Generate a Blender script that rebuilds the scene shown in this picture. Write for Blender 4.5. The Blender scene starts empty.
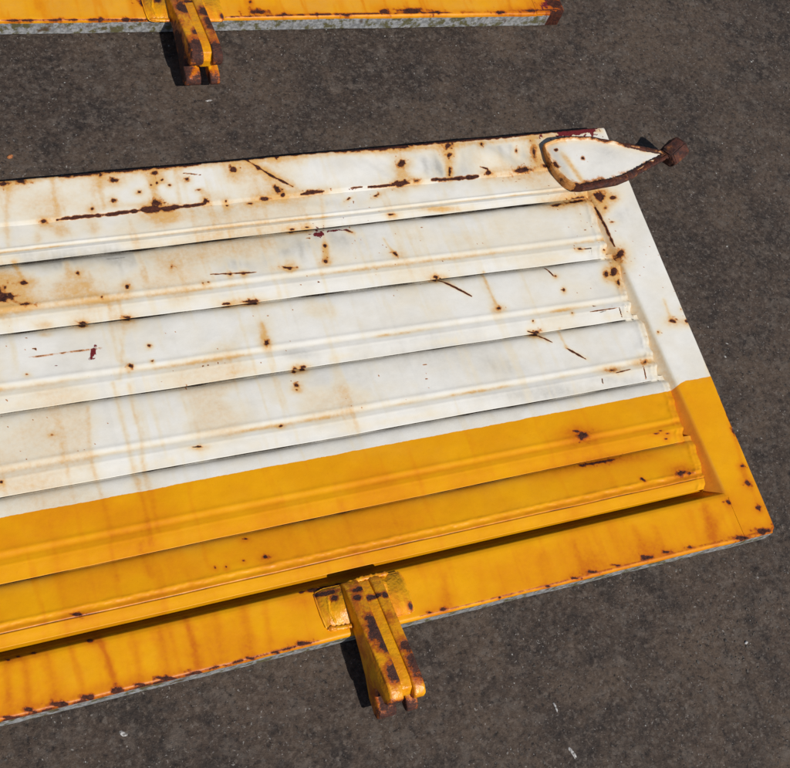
import bpy, bmesh, math, random
import numpy as np
from mathutils import Matrix, Vector
from mathutils.geometry import tessellate_polygon

S = bpy.context.scene
COL = S.collection
# ---------------------------------------------------------------- camera
cd = bpy.data.cameras.new('camera'); cam = bpy.data.objects.new('camera', cd); COL.objects.link(cam)
cam.matrix_world = Matrix(((0.91372428, 0.15491569, -0.37564487, 0.0),
                           (-0.29586244, 0.88732245, -0.35372911, 0.0),
                           (0.27851994, 0.43435008, 0.8566018, 1.45),
                           (0, 0, 0, 1)))
cd.sensor_fit = 'HORIZONTAL'; cd.sensor_width = 36.0; cd.lens = 1214.842 * 36.0 / 790.0
cd.clip_start = 0.02; cd.clip_end = 200.0
S.camera = cam
# ---------------------------------------------------------------- light
SUN_AZ, SUN_EL = math.radians(-75.0), math.radians(51.0)
sd = Vector((math.cos(SUN_EL)*math.cos(SUN_AZ), math.cos(SUN_EL)*math.sin(SUN_AZ), math.sin(SUN_EL)))
W = bpy.data.worlds.new('World'); S.world = W; W.use_nodes = True
wn = W.node_tree.nodes; wl = W.node_tree.links
bg = wn['Background']; sky = wn.new('ShaderNodeTexSky'); sky.sky_type = 'NISHITA'; sky.sun_disc = False
sky.sun_elevation = SUN_EL; sky.sun_rotation = math.atan2(sd.x, sd.y)
wl.new(sky.outputs[0], bg.inputs[0]); bg.inputs[1].default_value = 0.055
sl = bpy.data.lights.new('sun', 'SUN'); sl.energy = 3.85; sl.angle = math.radians(0.55); sl.color = (1.0, 0.955, 0.89)
so = bpy.data.objects.new('sun', sl); COL.objects.link(so)
so.rotation_euler = (-sd).to_track_quat('-Z', 'Y').to_euler(); so.location = sd * 5
vs = S.view_settings; vs.view_transform = 'Standard'; vs.look = 'None'; vs.gamma = 1.0; vs.exposure = 0.0
vs.use_curve_mapping = False

rng = np.random.default_rng(7)
RUST_BLOBS=[(0.1725, 0.9661, 0.0063, -0.0007, -0.001, -0.0055, 1.0), (0.195, 0.9684, 0.0103, -0.0011, -0.001, -0.0056, 1.0), (0.214, 0.9021, 0.0051, -0.0006, -0.0009, -0.0046, 1.0), (0.2797, 0.9132, 0.0033, -0.0004, -0.0007, -0.0032, 0.8), (0.3686, 0.9124, 0.0082, -0.001, -0.0017, -0.0072, 1.0), (0.3183, 0.9547, 0.0067, -0.0007, -0.0009, -0.0041, 1.0), (0.3101, 0.9226, 0.0033, -0.0004, -0.001, -0.0045, 1.0), (0.3482, 0.9331, 0.0034, -0.0004, -0.0006, -0.0026, 1.0), (0.3671, 0.9426, 0.003, -0.0003, -0.0006, -0.0026, 1.0), (0.3771, 0.9617, 0.0055, -0.0006, -0.0011, -0.0049, 1.0), (0.3761, 0.9449, 0.0018, -0.0002, -0.0005, -0.0021, 1.0), (0.3016, 0.9665, 0.0033, -0.0004, -0.0014, -0.0065, 0.75), (0.3841, 0.9491, 0.003, -0.0003, -0.0006, -0.0026, 1.0), (0.3918, 0.9398, 0.0024, -0.0003, -0.0005, -0.002, 1.0), (0.4192, 0.9469, 0.0031, -0.0003, -0.0007, -0.003, 1.0), (0.4317, 0.9268, 0.0042, -0.0005, -0.0005, -0.0021, 0.7), (0.4356, 0.9078, 0.0042, -0.0005, -0.0014, -0.0057, 1.0), (0.4652, 0.9044, 0.0023, -0.0003, -0.0007, -0.0026, 1.0), (0.4649, 0.8976, 0.0031, -0.0004, -0.0005, -0.002, 1.0), (0.4894, 0.9555, 0.0072, -0.0008, -0.0017, -0.0067, 1.0), (0.5257, 0.9543, 0.0038, -0.0044, -0.0024, -0.0026, 1.0), (0.5401, 0.9405, 0.0038, -0.0044, -0.0024, -0.0026, 1.0), (0.5589, 0.9702, 0.0052, -0.0005, -0.0013, -0.0048, 1.0), (0.5449, 0.9139, 0.0047, -0.0055, -0.0043, -0.0045, 1.0), (0.5499, 0.9047, 0.0037, -0.0004, -0.0009, -0.0033, 1.0), (0.5223, 0.9027, 0.0089, -0.0001, -0.0007, -0.0037, 1.0), (0.4985, 0.897, 0.0074, 0.0003, -0.0004, -0.0026, 0.75), (0.5942, 0.9048, 0.0186, 0.0008, -0.0006, -0.0037, 1.0), (0.441, 0.7876, 0.0027, -0.0004, -0.0007, -0.0026, 1.0), (0.4606, 0.7864, 0.0033, -0.0005, -0.0007, -0.0028, 1.0), (0.5258, 0.7862, 0.0085, -0.0012, -0.0005, -0.0019, 1.0), (0.5266, 0.7836, 0.0034, -0.0005, -0.0007, -0.0027, 1.0), (0.3658, 0.8108, 0.0029, -0.0004, -0.0008, -0.0034, 0.7), (0.401, 0.779, 0.0017, -0.0003, -0.0004, -0.0015, 0.8), (0.4081, 0.7796, 0.0018, -0.0003, -0.0004, -0.0015, 0.8), (0.5474, 0.8471, 0.0058, -0.0007, -0.0006, -0.0023, 1.0), (0.5701, 0.8476, 0.0051, -0.0006, -0.0006, -0.002, 1.0), (0.7483, 0.9691, 0.0229, -0.0014, -0.0016, -0.0054, 1.0), (0.7464, 0.938, 0.0072, -0.0008, -0.0026, -0.0079, 1.0), (0.7372, 0.9045, 0.0165, 0.0007, -0.001, -0.0052, 1.0), (0.7621, 0.9053, 0.0064, -0.0007, -0.0013, -0.0038, 0.75), (0.8338, 0.9624, 0.0107, 0.0028, -0.0001, -0.0071, 0.9), (0.8297, 0.9459, 0.005, -0.0005, -0.0022, -0.0063, 1.0), (0.8214, 0.9171, 0.0038, -0.0004, -0.0031, -0.0089, 1.0), (0.6469, 0.8882, 0.0046, 0.0025, 0.0004, -0.0013, 0.9), (0.6899, 0.8885, 0.0064, 0.0028, 0.0004, -0.0019, 0.9), (0.7025, 0.8526, 0.0054, -0.0007, -0.0006, -0.0019, 1.0), (0.5879, 0.815, 0.0026, -0.0003, -0.0012, -0.004, 1.0), (0.5818, 0.7891, 0.0051, -0.0007, -0.0013, -0.0045, 1.0), (0.6875, 0.7865, 0.0037, -0.0035, -0.0021, -0.0022, 1.0), (0.6322, 0.8346, 0.0049, -0.003, -0.0012, -0.0018, 0.8), (0.8897, 0.9588, 0.003, -0.0003, -0.0016, -0.0044, 1.0), (0.9478, 0.9434, 0.0028, -0.0003, -0.0021, -0.0055, 0.75), (0.8847, 0.9066, 0.007, -0.0008, -0.0016, -0.0043, 1.0), (0.9442, 0.9057, 0.0194, -0.0006, -0.0022, -0.0069, 0.95), (0.9759, 0.9367, 0.0056, 0.0012, -0.0015, -0.0199, 0.7), (0.985, 0.909, 0.0057, -0.0054, -0.0045, -0.0045, 0.8), (0.9846, 0.7553, 0.0059, -0.0008, -0.0007, -0.0017, 1.0), (0.9811, 0.8398, 0.0144, 0.0004, -0.0009, -0.0036, 0.9), (1.0168, 0.8431, 0.022, 0.0006, -0.0012, -0.0047, 1.0), (1.0265, 0.7479, 0.0034, -0.0005, -0.0009, -0.0021, 1.0), (0.7375, 0.7406, 0.0054, -0.0008, -0.001, -0.0029, 1.0), (0.8171, 0.6767, 0.0062, -0.0009, -0.0013, -0.0035, 1.0), (0.9288, 0.7169, 0.003, -0.0004, -0.0008, -0.002, 1.0), (0.9327, 0.6919, 0.0023, -0.0003, -0.0012, -0.0029, 1.0), (0.8622, 0.6296, 0.0063, -0.001, -0.0013, -0.0034, 1.0), (0.8626, 0.6479, 0.0014, -0.0002, -0.0005, -0.0014, 1.0), (0.93, 0.651, 0.0015, -0.0002, -0.0006, -0.0014, 1.0), (1.0585, 0.8419, 0.0106, -0.0012, -0.0053, -0.0126, 1.0), (1.0808, 0.8375, 0.0071, -0.0008, -0.0023, -0.0054, 0.95), (1.0511, 0.7374, 0.003, -0.008, -0.0089, -0.0046, 1.0), (1.0301, 0.7096, 0.0025, -0.0065, -0.0088, -0.0045, 1.0), (1.0291, 0.6902, 0.0045, 0.0001, -0.002, -0.0084, 1.0), (1.0151, 0.7082, 0.0042, -0.0006, -0.0025, -0.0059, 0.9), (1.0591, 0.8212, 0.0032, -0.0004, -0.0015, -0.0036, 0.7), (1.0609, 0.7948, 0.0053, -0.0007, -0.0009, -0.0021, 0.65), (1.091, 0.6123, 0.0075, -0.0012, -0.0021, -0.0046, 1.0), (1.1185, 0.608, 0.0057, -0.0009, -0.0017, -0.0038, 1.0), (1.0592, 0.5983, 0.0017, -0.0003, -0.0007, -0.0016, 1.0), (1.1221, 0.5331, 0.0027, -0.0005, -0.0037, -0.0079, 1.0), (0.9574, 0.5509, 0.0113, -0.0019, -0.0013, -0.0031, 0.62), (1.0164, 0.5543, 0.0066, -0.0011, -0.0021, -0.0047, 0.65), (1.1155, 0.6296, 0.0017, -0.0003, -0.0008, -0.0017, 0.7), (0.1438, 0.7952, 0.0136, 0.0008, -0.0002, -0.008, 1.0), (0.1359, 0.8068, 0.0121, -0.0018, -0.0023, -0.013, 1.0), (0.1719, 0.8135, 0.0074, -0.0011, -0.0006, -0.0032, 1.0), (0.2419, 0.8188, 0.0025, -0.0004, -0.0007, -0.0033, 1.0), (0.3, 0.7889, 0.0031, -0.0004, -0.0008, -0.0039, 1.0), (0.2646, 0.7773, 0.0025, -0.0004, -0.0006, -0.0029, 0.75), (0.1697, 0.781, 0.0109, -0.0016, -0.0006, -0.0035, 0.72), (0.2331, 0.7431, 0.0062, -0.001, -0.0006, -0.0032, 1.0), (0.2913, 0.743, 0.0064, -0.001, -0.0005, -0.0025, 1.0), (0.4576, 0.7423, 0.0137, -0.002, -0.0007, -0.0026, 1.0), (0.4256, 0.744, 0.0054, -0.0008, -0.0005, -0.0018, 1.0), (0.4638, 0.6761, 0.0049, -0.0008, -0.0012, -0.0044, 1.0), (0.2785, 0.6725, 0.0037, -0.0006, -0.0007, -0.0034, 1.0), (0.3089, 0.6983, 0.0025, -0.0004, -0.0004, -0.0019, 1.0), (0.3075, 0.6749, 0.0016, -0.0003, -0.0003, -0.0013, 1.0), (0.1517, 0.6827, 0.0024, -0.0004, -0.0003, -0.0014, 0.7), (0.4911, 0.632, 0.0043, -0.0007, -0.0009, -0.0033, 1.0), (0.5028, 0.633, 0.0049, -0.0008, -0.001, -0.0033, 1.0), (0.4875, 0.6092, 0.0044, -0.0008, -0.0011, -0.0038, 1.0), (0.4857, 0.6028, 0.0027, -0.0005, -0.0005, -0.0017, 0.75), (0.4501, 0.5549, 0.0037, -0.0007, -0.0005, -0.0018, 1.0), (0.3365, 0.5466, 0.0062, -0.0012, -0.0004, -0.0015, 1.0), (0.1658, 0.597, 0.0021, -0.0004, -0.0003, -0.0016, 0.8), (0.0966, 0.5468, 0.0022, -0.0004, -0.0004, -0.002, 1.0), (0.871, 0.4607, 0.0137, -0.0026, -0.003, -0.0072, 0.95), (0.8649, 0.4697, 0.0061, -0.0011, -0.0012, -0.0029, 1.0), (0.8821, 0.4199, 0.0419, -0.0012, -0.0006, -0.0029, 1.0), (0.3831, 0.3879, 0.0054, -0.0012, -0.0011, -0.0042, 1.0), (0.3662, 0.4167, 0.0032, -0.0007, -0.0004, -0.0016, 1.0), (0.3195, 0.3878, 0.0015, -0.0003, -0.0004, -0.0016, 1.0), (0.3328, 0.3861, 0.0015, -0.0003, -0.0004, -0.0016, 1.0), (0.3551, 0.3889, 0.0018, -0.0004, -0.0003, -0.0012, 0.8), (0.1512, 0.368, 0.0087, -0.0021, -0.0005, -0.0027, 1.0), (0.998, 0.3777, 0.0085, 0.0003, -0.0007, -0.0047, 1.0), (1.0119, 0.3741, 0.0048, -0.001, -0.0011, -0.0023, 0.9), (0.9347, 0.3803, 0.0023, -0.0034, -0.0015, -0.0009, 1.0), (0.9843, 0.4424, 0.0064, -0.0012, -0.0007, -0.0015, 0.7), (1.0034, 0.4388, 0.0048, -0.0009, -0.0008, -0.0018, 0.8), (0.9985, 0.4318, 0.0032, -0.0006, -0.0007, -0.0015, 0.8), (0.9942, 0.4453, 0.0032, -0.0006, -0.0005, -0.0012, 0.7), (0.0792, 0.2761, 0.0072, -0.0019, -0.0007, -0.0038, 1.0), (0.0562, 0.2732, 0.0102, -0.0027, -0.0004, -0.0021, 1.0), (0.1123, 0.2732, 0.0136, -0.0035, -0.0008, -0.0043, 1.0), (0.1433, 0.2732, 0.0106, -0.0027, -0.0008, -0.0037, 1.0), (0.1759, 0.2729, 0.0097, -0.0025, -0.0009, -0.0042, 1.0), (0.2022, 0.2732, 0.0109, -0.0028, -0.0005, -0.0024, 1.0), (0.2367, 0.2716, 0.0156, -0.0039, -0.0006, -0.0025, 1.0), (0.2685, 0.2707, 0.0113, -0.0028, -0.0005, -0.002, 1.0), (0.0674, 0.3362, 0.0031, -0.0008, -0.0004, -0.0022, 1.0), (0.0785, 0.3375, 0.0037, -0.0009, -0.0004, -0.0024, 1.0), (0.096, 0.3373, 0.0032, -0.0008, -0.0004, -0.0022, 1.0), (0.1584, 0.3362, 0.0048, -0.0012, -0.0005, -0.0025, 1.0), (0.3353, 0.271, 0.0058, -0.0014, -0.0005, -0.002, 1.0), (0.3676, 0.2704, 0.0047, -0.0012, -0.0004, -0.0015, 0.8), (0.3989, 0.2739, 0.0108, -0.0026, -0.0008, -0.0028, 1.0), (0.3022, 0.2707, 0.008, -0.002, -0.0003, -0.0014, 0.8), (0.5693, 0.2728, 0.0052, -0.0012, -0.0007, -0.0021, 1.0), (0.5887, 0.2722, 0.0057, -0.0013, -0.0009, -0.0027, 1.0), (0.668, 0.2697, 0.0032, -0.0008, -0.0006, -0.0015, 1.0), (0.7387, 0.2684, 0.0069, -0.0016, -0.0006, -0.0015, 1.0), (0.8078, 0.2722, 0.0114, -0.0026, -0.0013, -0.0031, 1.0), (0.7805, 0.27, 0.0071, -0.0016, -0.0007, -0.0017, 1.0), (0.849, 0.2729, 0.0087, -0.002, -0.0007, -0.0016, 0.8), (0.8961, 0.2739, 0.0133, -0.003, -0.0016, -0.0037, 1.0), (0.9288, 0.2739, 0.0105, -0.0023, -0.0014, -0.0032, 1.0), (0.9666, 0.2729, 0.0076, -0.0017, -0.0009, -0.002, 0.8), (1.0529, 0.2675, 0.0221, -0.0048, -0.0021, -0.0044, 1.0), (1.091, 0.2698, 0.016, -0.0035, -0.0028, -0.0055, 1.0), (1.1027, 0.3686, 0.0044, -0.0009, -0.0012, -0.0025, 1.0), (1.0988, 0.3425, 0.0032, -0.0047, -0.0044, -0.0025, 1.0), (1.055, 0.3219, 0.003, -0.0056, -0.0042, -0.002, 1.0), (1.099, 0.3035, 0.0045, -0.0009, -0.002, -0.0039, 1.0), (1.1164, 0.2813, 0.0053, 0.0005, -0.001, -0.0128, 1.0), (1.1179, 0.3198, 0.0036, 0.0004, -0.0003, -0.0086, 0.9), (1.1212, 0.3586, 0.0029, 0.0005, 0.0002, -0.0087, 0.9), (1.1123, 0.4215, 0.0025, 0.0005, 0.0002, -0.0074, 0.8)]
RUST_LINES=[([(0.0941, 0.9749), (0.1701, 0.9744), (0.3867, 0.9725), (0.6108, 0.9729), (0.892, 0.97), (1.1209, 0.9727)], 0.00282, 0.98), ([(0.2483, 0.9707), (0.3303, 0.9718), (0.4441, 0.9716)], 0.0041, 0.8), ([(0.6422, 0.9724), (0.7679, 0.968)], 0.00435, 0.85), ([(0.231, 0.9023), (0.2683, 0.9033), (0.3017, 0.9025), (0.3569, 0.9039), (0.3958, 0.9026), (0.436, 0.9036)], 0.00218, 1.0), ([(0.3431, 0.904), (0.3958, 0.9026)], 0.00461, 0.95), ([(0.4146, 0.9576), (0.4406, 0.9514)], 0.0009, 0.8), ([(0.5082, 0.9736), (0.5237, 0.958), (0.5401, 0.9405), (0.5525, 0.9304), (0.5686, 0.9173)], 0.00179, 1.0), ([(0.4138, 0.7914), (0.479, 0.7854)], 0.0009, 0.85), ([(0.6818, 0.9036), (0.7498, 0.9031)], 0.00179, 1.0), ([(0.6552, 0.9048), (0.6726, 0.9046)], 0.00154, 1.0), ([(0.5769, 0.9033), (0.6127, 0.9044)], 0.0023, 1.0), ([(0.7867, 0.9044), (0.825, 0.9029), (0.8644, 0.9032)], 0.00333, 0.95), ([(0.8736, 0.9189), (0.884, 0.9141), (0.8874, 0.9044)], 0.00179, 0.95), ([(0.7431, 0.7381), (0.7616, 0.7219), (0.7825, 0.7029)], 0.00166, 1.0), ([(0.9183, 0.7341), (0.9222, 0.7265), (0.9255, 0.7173)], 0.00166, 1.0), ([(0.8487, 0.6334), (0.8657, 0.6257), (0.8819, 0.6115)], 0.00141, 1.0), ([(0.9003, 0.5985), (0.9099, 0.5887), (0.9233, 0.5757)], 0.00154, 0.98), ([(0.9823, 0.7538), (1.0053, 0.7535)], 0.00077, 0.9), ([(1.0448, 0.8266), (1.0472, 0.7928), (1.0483, 0.7523)], 0.00154, 0.85), ([(1.0107, 0.6473), (1.0095, 0.6319)], 0.0009, 0.95), ([(0.9357, 0.5399), (0.934, 0.532)], 0.00102, 1.0), ([(1.0104, 0.5486), (1.0064, 0.5276)], 0.00102, 1.0), ([(0.9619, 0.5452), (0.9868, 0.5468)], 0.00102, 0.85), ([(0.1572, 0.7059), (0.2028, 0.7055), (0.252, 0.7047)], 0.00077, 0.68), ([(0.96, 0.6481), (1.0091, 0.6476)], 0.0009, 0.72), ([(1.122, 0.3712), (1.1222, 0.3425), (1.1202, 0.2959), (1.1177, 0.2733)], 0.00256, 0.85), ([(1.1185, 0.5099), (1.1141, 0.4326), (1.1208, 0.365)], 0.00128, 0.7), ([(-0.0148, 0.2721), (0.0473, 0.271), (0.2132, 0.2705), (0.4216, 0.2722)], 0.00166, 0.6), ([(0.5548, 0.271), (0.7574, 0.2697), (0.9825, 0.2709), (1.1029, 0.2688)], 0.00102, 0.42), ([(0.4138, 0.3353), (0.4529, 0.3341), (0.4819, 0.3327)], 0.00256, 0.8)]
STAIN_BLOBS=[(0.2317, 0.8856, 0.0128, -0.0016, -0.0024, -0.0123, 0.25), (0.2015, 0.8769, 0.0063, -0.0008, -0.0026, -0.0137, 0.45), (0.2337, 0.8822, 0.0115, -0.0015, -0.0027, -0.0138, 0.45), (0.2774, 0.883, 0.0091, -0.0012, -0.0029, -0.0139, 0.4), (0.2328, 0.7926, 0.0277, -0.0041, -0.0053, -0.0263, 0.55), (0.2073, 0.7933, 0.0249, -0.0037, -0.0045, -0.0233, 0.3), (0.1456, 0.8054, 0.0267, -0.0039, -0.0061, -0.0345, 0.8), (0.2612, 0.7732, 0.051, -0.0076, -0.0037, -0.0175, 0.3), (0.3584, 0.9103, 0.0548, -0.0065, -0.0015, -0.0064, 0.5), (0.3758, 0.8951, 0.0384, -0.0047, -0.0026, -0.0112, 0.75), (0.3668, 0.8863, 0.0272, -0.0034, -0.0018, -0.0079, 0.5), (0.161, 0.7808, 0.0267, -0.004, -0.0021, -0.0115, 0.4), (0.7407, 0.9204, 0.0111, -0.0012, -0.008, -0.0244, 0.5), (0.763, 0.9381, 0.0097, -0.001, -0.0047, -0.0141, 0.3), (0.7824, 0.8527, 0.0385, -0.0046, -0.0018, -0.0051, 0.75), (0.7217, 0.867, 0.0952, -0.0113, -0.0039, -0.0119, 0.2), (0.4651, 0.6913, 0.0081, -0.0013, -0.0048, -0.0177, 0.4), (0.5856, 0.8019, 0.0058, -0.0008, -0.0047, -0.016, 0.6), (0.5283, 0.7948, 0.0142, -0.002, -0.0026, -0.0094, 0.4), (1.0417, 0.8458, 0.0282, -0.0033, -0.0044, -0.0108, 0.7), (1.0561, 0.8272, 0.0123, -0.0015, -0.0104, -0.0249, 0.5), (1.0383, 0.7246, 0.0155, -0.0021, -0.0158, -0.037, 0.5), (1.0082, 0.5556, 0.023, -0.0039, -0.0041, -0.0093, 0.5), (0.9574, 0.5509, 0.0258, -0.0044, -0.0033, -0.0077, 0.5), (0.9938, 0.8626, 0.0524, -0.006, -0.0057, -0.0143, 0.35), (0.9323, 0.8883, 0.0687, -0.0076, -0.0054, -0.0143, 0.35), (0.8722, 0.4636, 0.0245, -0.0046, -0.0053, -0.013, 0.5), (0.8339, 0.4616, 0.0211, -0.004, -0.008, -0.0199, 0.3), (1.0003, 0.3826, 0.019, -0.0038, -0.0052, -0.0114, 0.7), (0.9144, 0.4182, 0.0622, -0.0122, -0.003, -0.0071, 0.45), (0.2456, 0.7605, 0.0761, -0.0116, -0.0089, -0.0431, 0.2), (0.4094, 0.8305, 0.1688, -0.0226, -0.0114, -0.0463, 0.15), (0.1896, 0.9384, 0.0773, -0.0091, -0.0056, -0.0311, 0.15), (1.0664, 0.4496, 0.0165, -0.003, -0.0208, -0.0444, 0.15), (0.4111, 0.3256, 0.0244, -0.0057, -0.0027, -0.0096, 0.5), (1.0113, 0.2885, 0.014, -0.003, -0.0116, -0.0244, 0.75), (1.0753, 0.313, 0.0193, -0.004, -0.015, -0.0305, 0.3), (0.9028, 0.2855, 0.0209, -0.0046, -0.007, -0.0159, 0.6), (0.8112, 0.2842, 0.0201, -0.0045, -0.0064, -0.0155, 0.55), (0.5938, 0.2829, 0.0183, -0.0043, -0.0059, -0.0172, 0.4), (0.5402, 0.3968, 0.0529, -0.0113, -0.0025, -0.0078, 0.25), (0.186, 0.7475, 0.017, -0.0027, -0.0016, -0.0085, 0.5), (0.2913, 0.731, 0.0152, -0.0024, -0.0022, -0.0101, 0.35), (0.1838, 0.7361, 0.0097, -0.0015, -0.0008, -0.0042, 0.5), (0.9965, 0.9385, 0.0318, -0.0032, -0.013, -0.0332, 0.35), (0.8781, 0.9316, 0.0508, -0.0053, -0.0104, -0.0287, 0.25)]
STAIN_LINES=[([(0.0936, 0.9718), (0.1693, 0.9697), (0.3855, 0.9675), (0.609, 0.9668), (0.8893, 0.9626), (1.1099, 0.9648)], 0.00512, 0.55), ([(0.3006, 0.975), (0.2965, 0.9423), (0.2958, 0.9129)], 0.0041, 0.5), ([(0.2372, 0.9686), (0.2344, 0.9332), (0.2334, 0.9076)], 0.00435, 0.45), ([(0.3718, 0.9572), (0.3693, 0.934), (0.37, 0.9123)], 0.00435, 0.55), ([(0.4074, 0.9635), (0.4024, 0.9302), (0.3997, 0.9071)], 0.0041, 0.4), ([(0.4373, 0.9262), (0.4342, 0.908)], 0.00384, 0.35), ([(0.1772, 0.9559), (0.1678, 0.9173), (0.1622, 0.8712)], 0.00384, 0.35), ([(0.1663, 0.8446), (0.1719, 0.8135)], 0.00333, 0.6), ([(0.2304, 0.8389), (0.231, 0.8157)], 0.00384, 0.45), ([(0.2856, 0.7772), (0.2821, 0.7249), (0.2618, 0.6551)], 0.00282, 0.3), ([(0.2713, 0.7717), (0.2671, 0.7273), (0.2654, 0.6834)], 0.00333, 0.34), ([(0.2159, 0.6278), (0.2075, 0.581), (0.2043, 0.5477), (0.2088, 0.4937), (0.2076, 0.4486)], 0.00282, 0.34), ([(0.2524, 0.6525), (0.253, 0.6141), (0.2527, 0.5723), (0.2518, 0.5343), (0.2545, 0.4908), (0.2523, 0.4324)], 0.00333, 0.42), ([(0.2714, 0.6463), (0.27, 0.611), (0.271, 0.5758), (0.2655, 0.5397), (0.2666, 0.495), (0.2636, 0.4494)], 0.00307, 0.4), ([(0.6052, 0.8896), (0.5823, 0.7907)], 0.00307, 0.3), ([(0.6793, 0.8149), (0.6826, 0.8007), (0.6875, 0.7865)], 0.00205, 0.5), ([(0.8149, 0.7381), (0.8136, 0.7076), (0.8152, 0.6804)], 0.00282, 0.55), ([(0.9011, 0.6301), (0.8996, 0.6136), (0.9019, 0.5983)], 0.00205, 0.45), ([(0.4655, 0.7083), (0.4625, 0.6763)], 0.00307, 0.5), ([(0.7523, 0.7368), (0.7581, 0.7258)], 0.00512, 0.35), ([(0.738, 0.7422), (0.7802, 0.7058)], 0.00384, 0.3), ([(0.8503, 0.6332), (0.8778, 0.6138)], 0.00384, 0.35), ([(0.8994, 0.6004), (0.9261, 0.5744)], 0.00384, 0.35), ([(0.5082, 0.9736), (0.5689, 0.9181)], 0.00435, 0.5), ([(0.4913, 0.9719), (0.4847, 0.9345)], 0.00384, 0.25), ([(0.8346, 0.9699), (0.8171, 0.9047)], 0.00512, 0.4), ([(0.9818, 0.971), (0.9771, 0.9213)], 0.0064, 0.45), ([(1.0929, 0.649), (1.09, 0.6142)], 0.00307, 0.45), ([(1.1249, 0.63), (1.1192, 0.6097)], 0.00256, 0.3), ([(1.0583, 0.517), (1.064, 0.4828)], 0.0064, 0.2), ([(0.1683, 0.3398), (0.1733, 0.3088), (0.1753, 0.2754)], 0.00384, 0.85), ([(0.108, 0.3367), (0.1101, 0.307), (0.1104, 0.2748)], 0.0064, 0.5), ([(0.1351, 0.3324), (0.1397, 0.2996), (0.1412, 0.2737)], 0.00384, 0.4), ([(0.0849, 0.3307), (0.08, 0.2804)], 0.00512, 0.6), ([(0.2065, 0.3185), (0.2027, 0.2755)], 0.0064, 0.35), ([(0.2704, 0.3385), (0.2726, 0.3023), (0.2713, 0.2724)], 0.00512, 0.75), ([(0.2377, 0.3266), (0.235, 0.2744)], 0.0064, 0.5), ([(0.3421, 0.3391), (0.3339, 0.275)], 0.0064, 0.5), ([(0.3062, 0.335), (0.2996, 0.275)], 0.00512, 0.35), ([(0.3689, 0.3354), (0.3588, 0.275)], 0.00512, 0.3), ([(0.0635, 0.3268), (0.0586, 0.2748)], 0.00512, 0.5), ([(0.6046, 0.3141), (0.5926, 0.2752)], 0.00512, 0.3), ([(0.6558, 0.3162), (0.6452, 0.2709)], 0.00768, 0.22), ([(0.7426, 0.3094), (0.7365, 0.2703)], 0.0064, 0.3), ([(0.7965, 0.3131), (0.7978, 0.2745)], 0.0064, 0.45), ([(0.894, 0.3137), (0.8937, 0.2758)], 0.0064, 0.45), ([(0.9252, 0.31), (0.9243, 0.2749)], 0.00512, 0.35), ([(1.0147, 0.3211), (1.0078, 0.2668)], 0.0064, 0.6), ([(0.9887, 0.3205), (0.9831, 0.2722)], 0.00512, 0.3), ([(1.1115, 0.4087), (1.0976, 0.3475)], 0.00384, 0.4), ([(1.1031, 0.3622), (1.1008, 0.3)], 0.00384, 0.35), ([(0.2384, 0.4354), (0.2417, 0.3964)], 0.00384, 0.45), ([(0.2041, 0.4429), (0.2041, 0.3987)], 0.00256, 0.35), ([(1.0082, 0.3624), (0.9243, 0.3642)], 0.00256, 0.2)]
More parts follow.
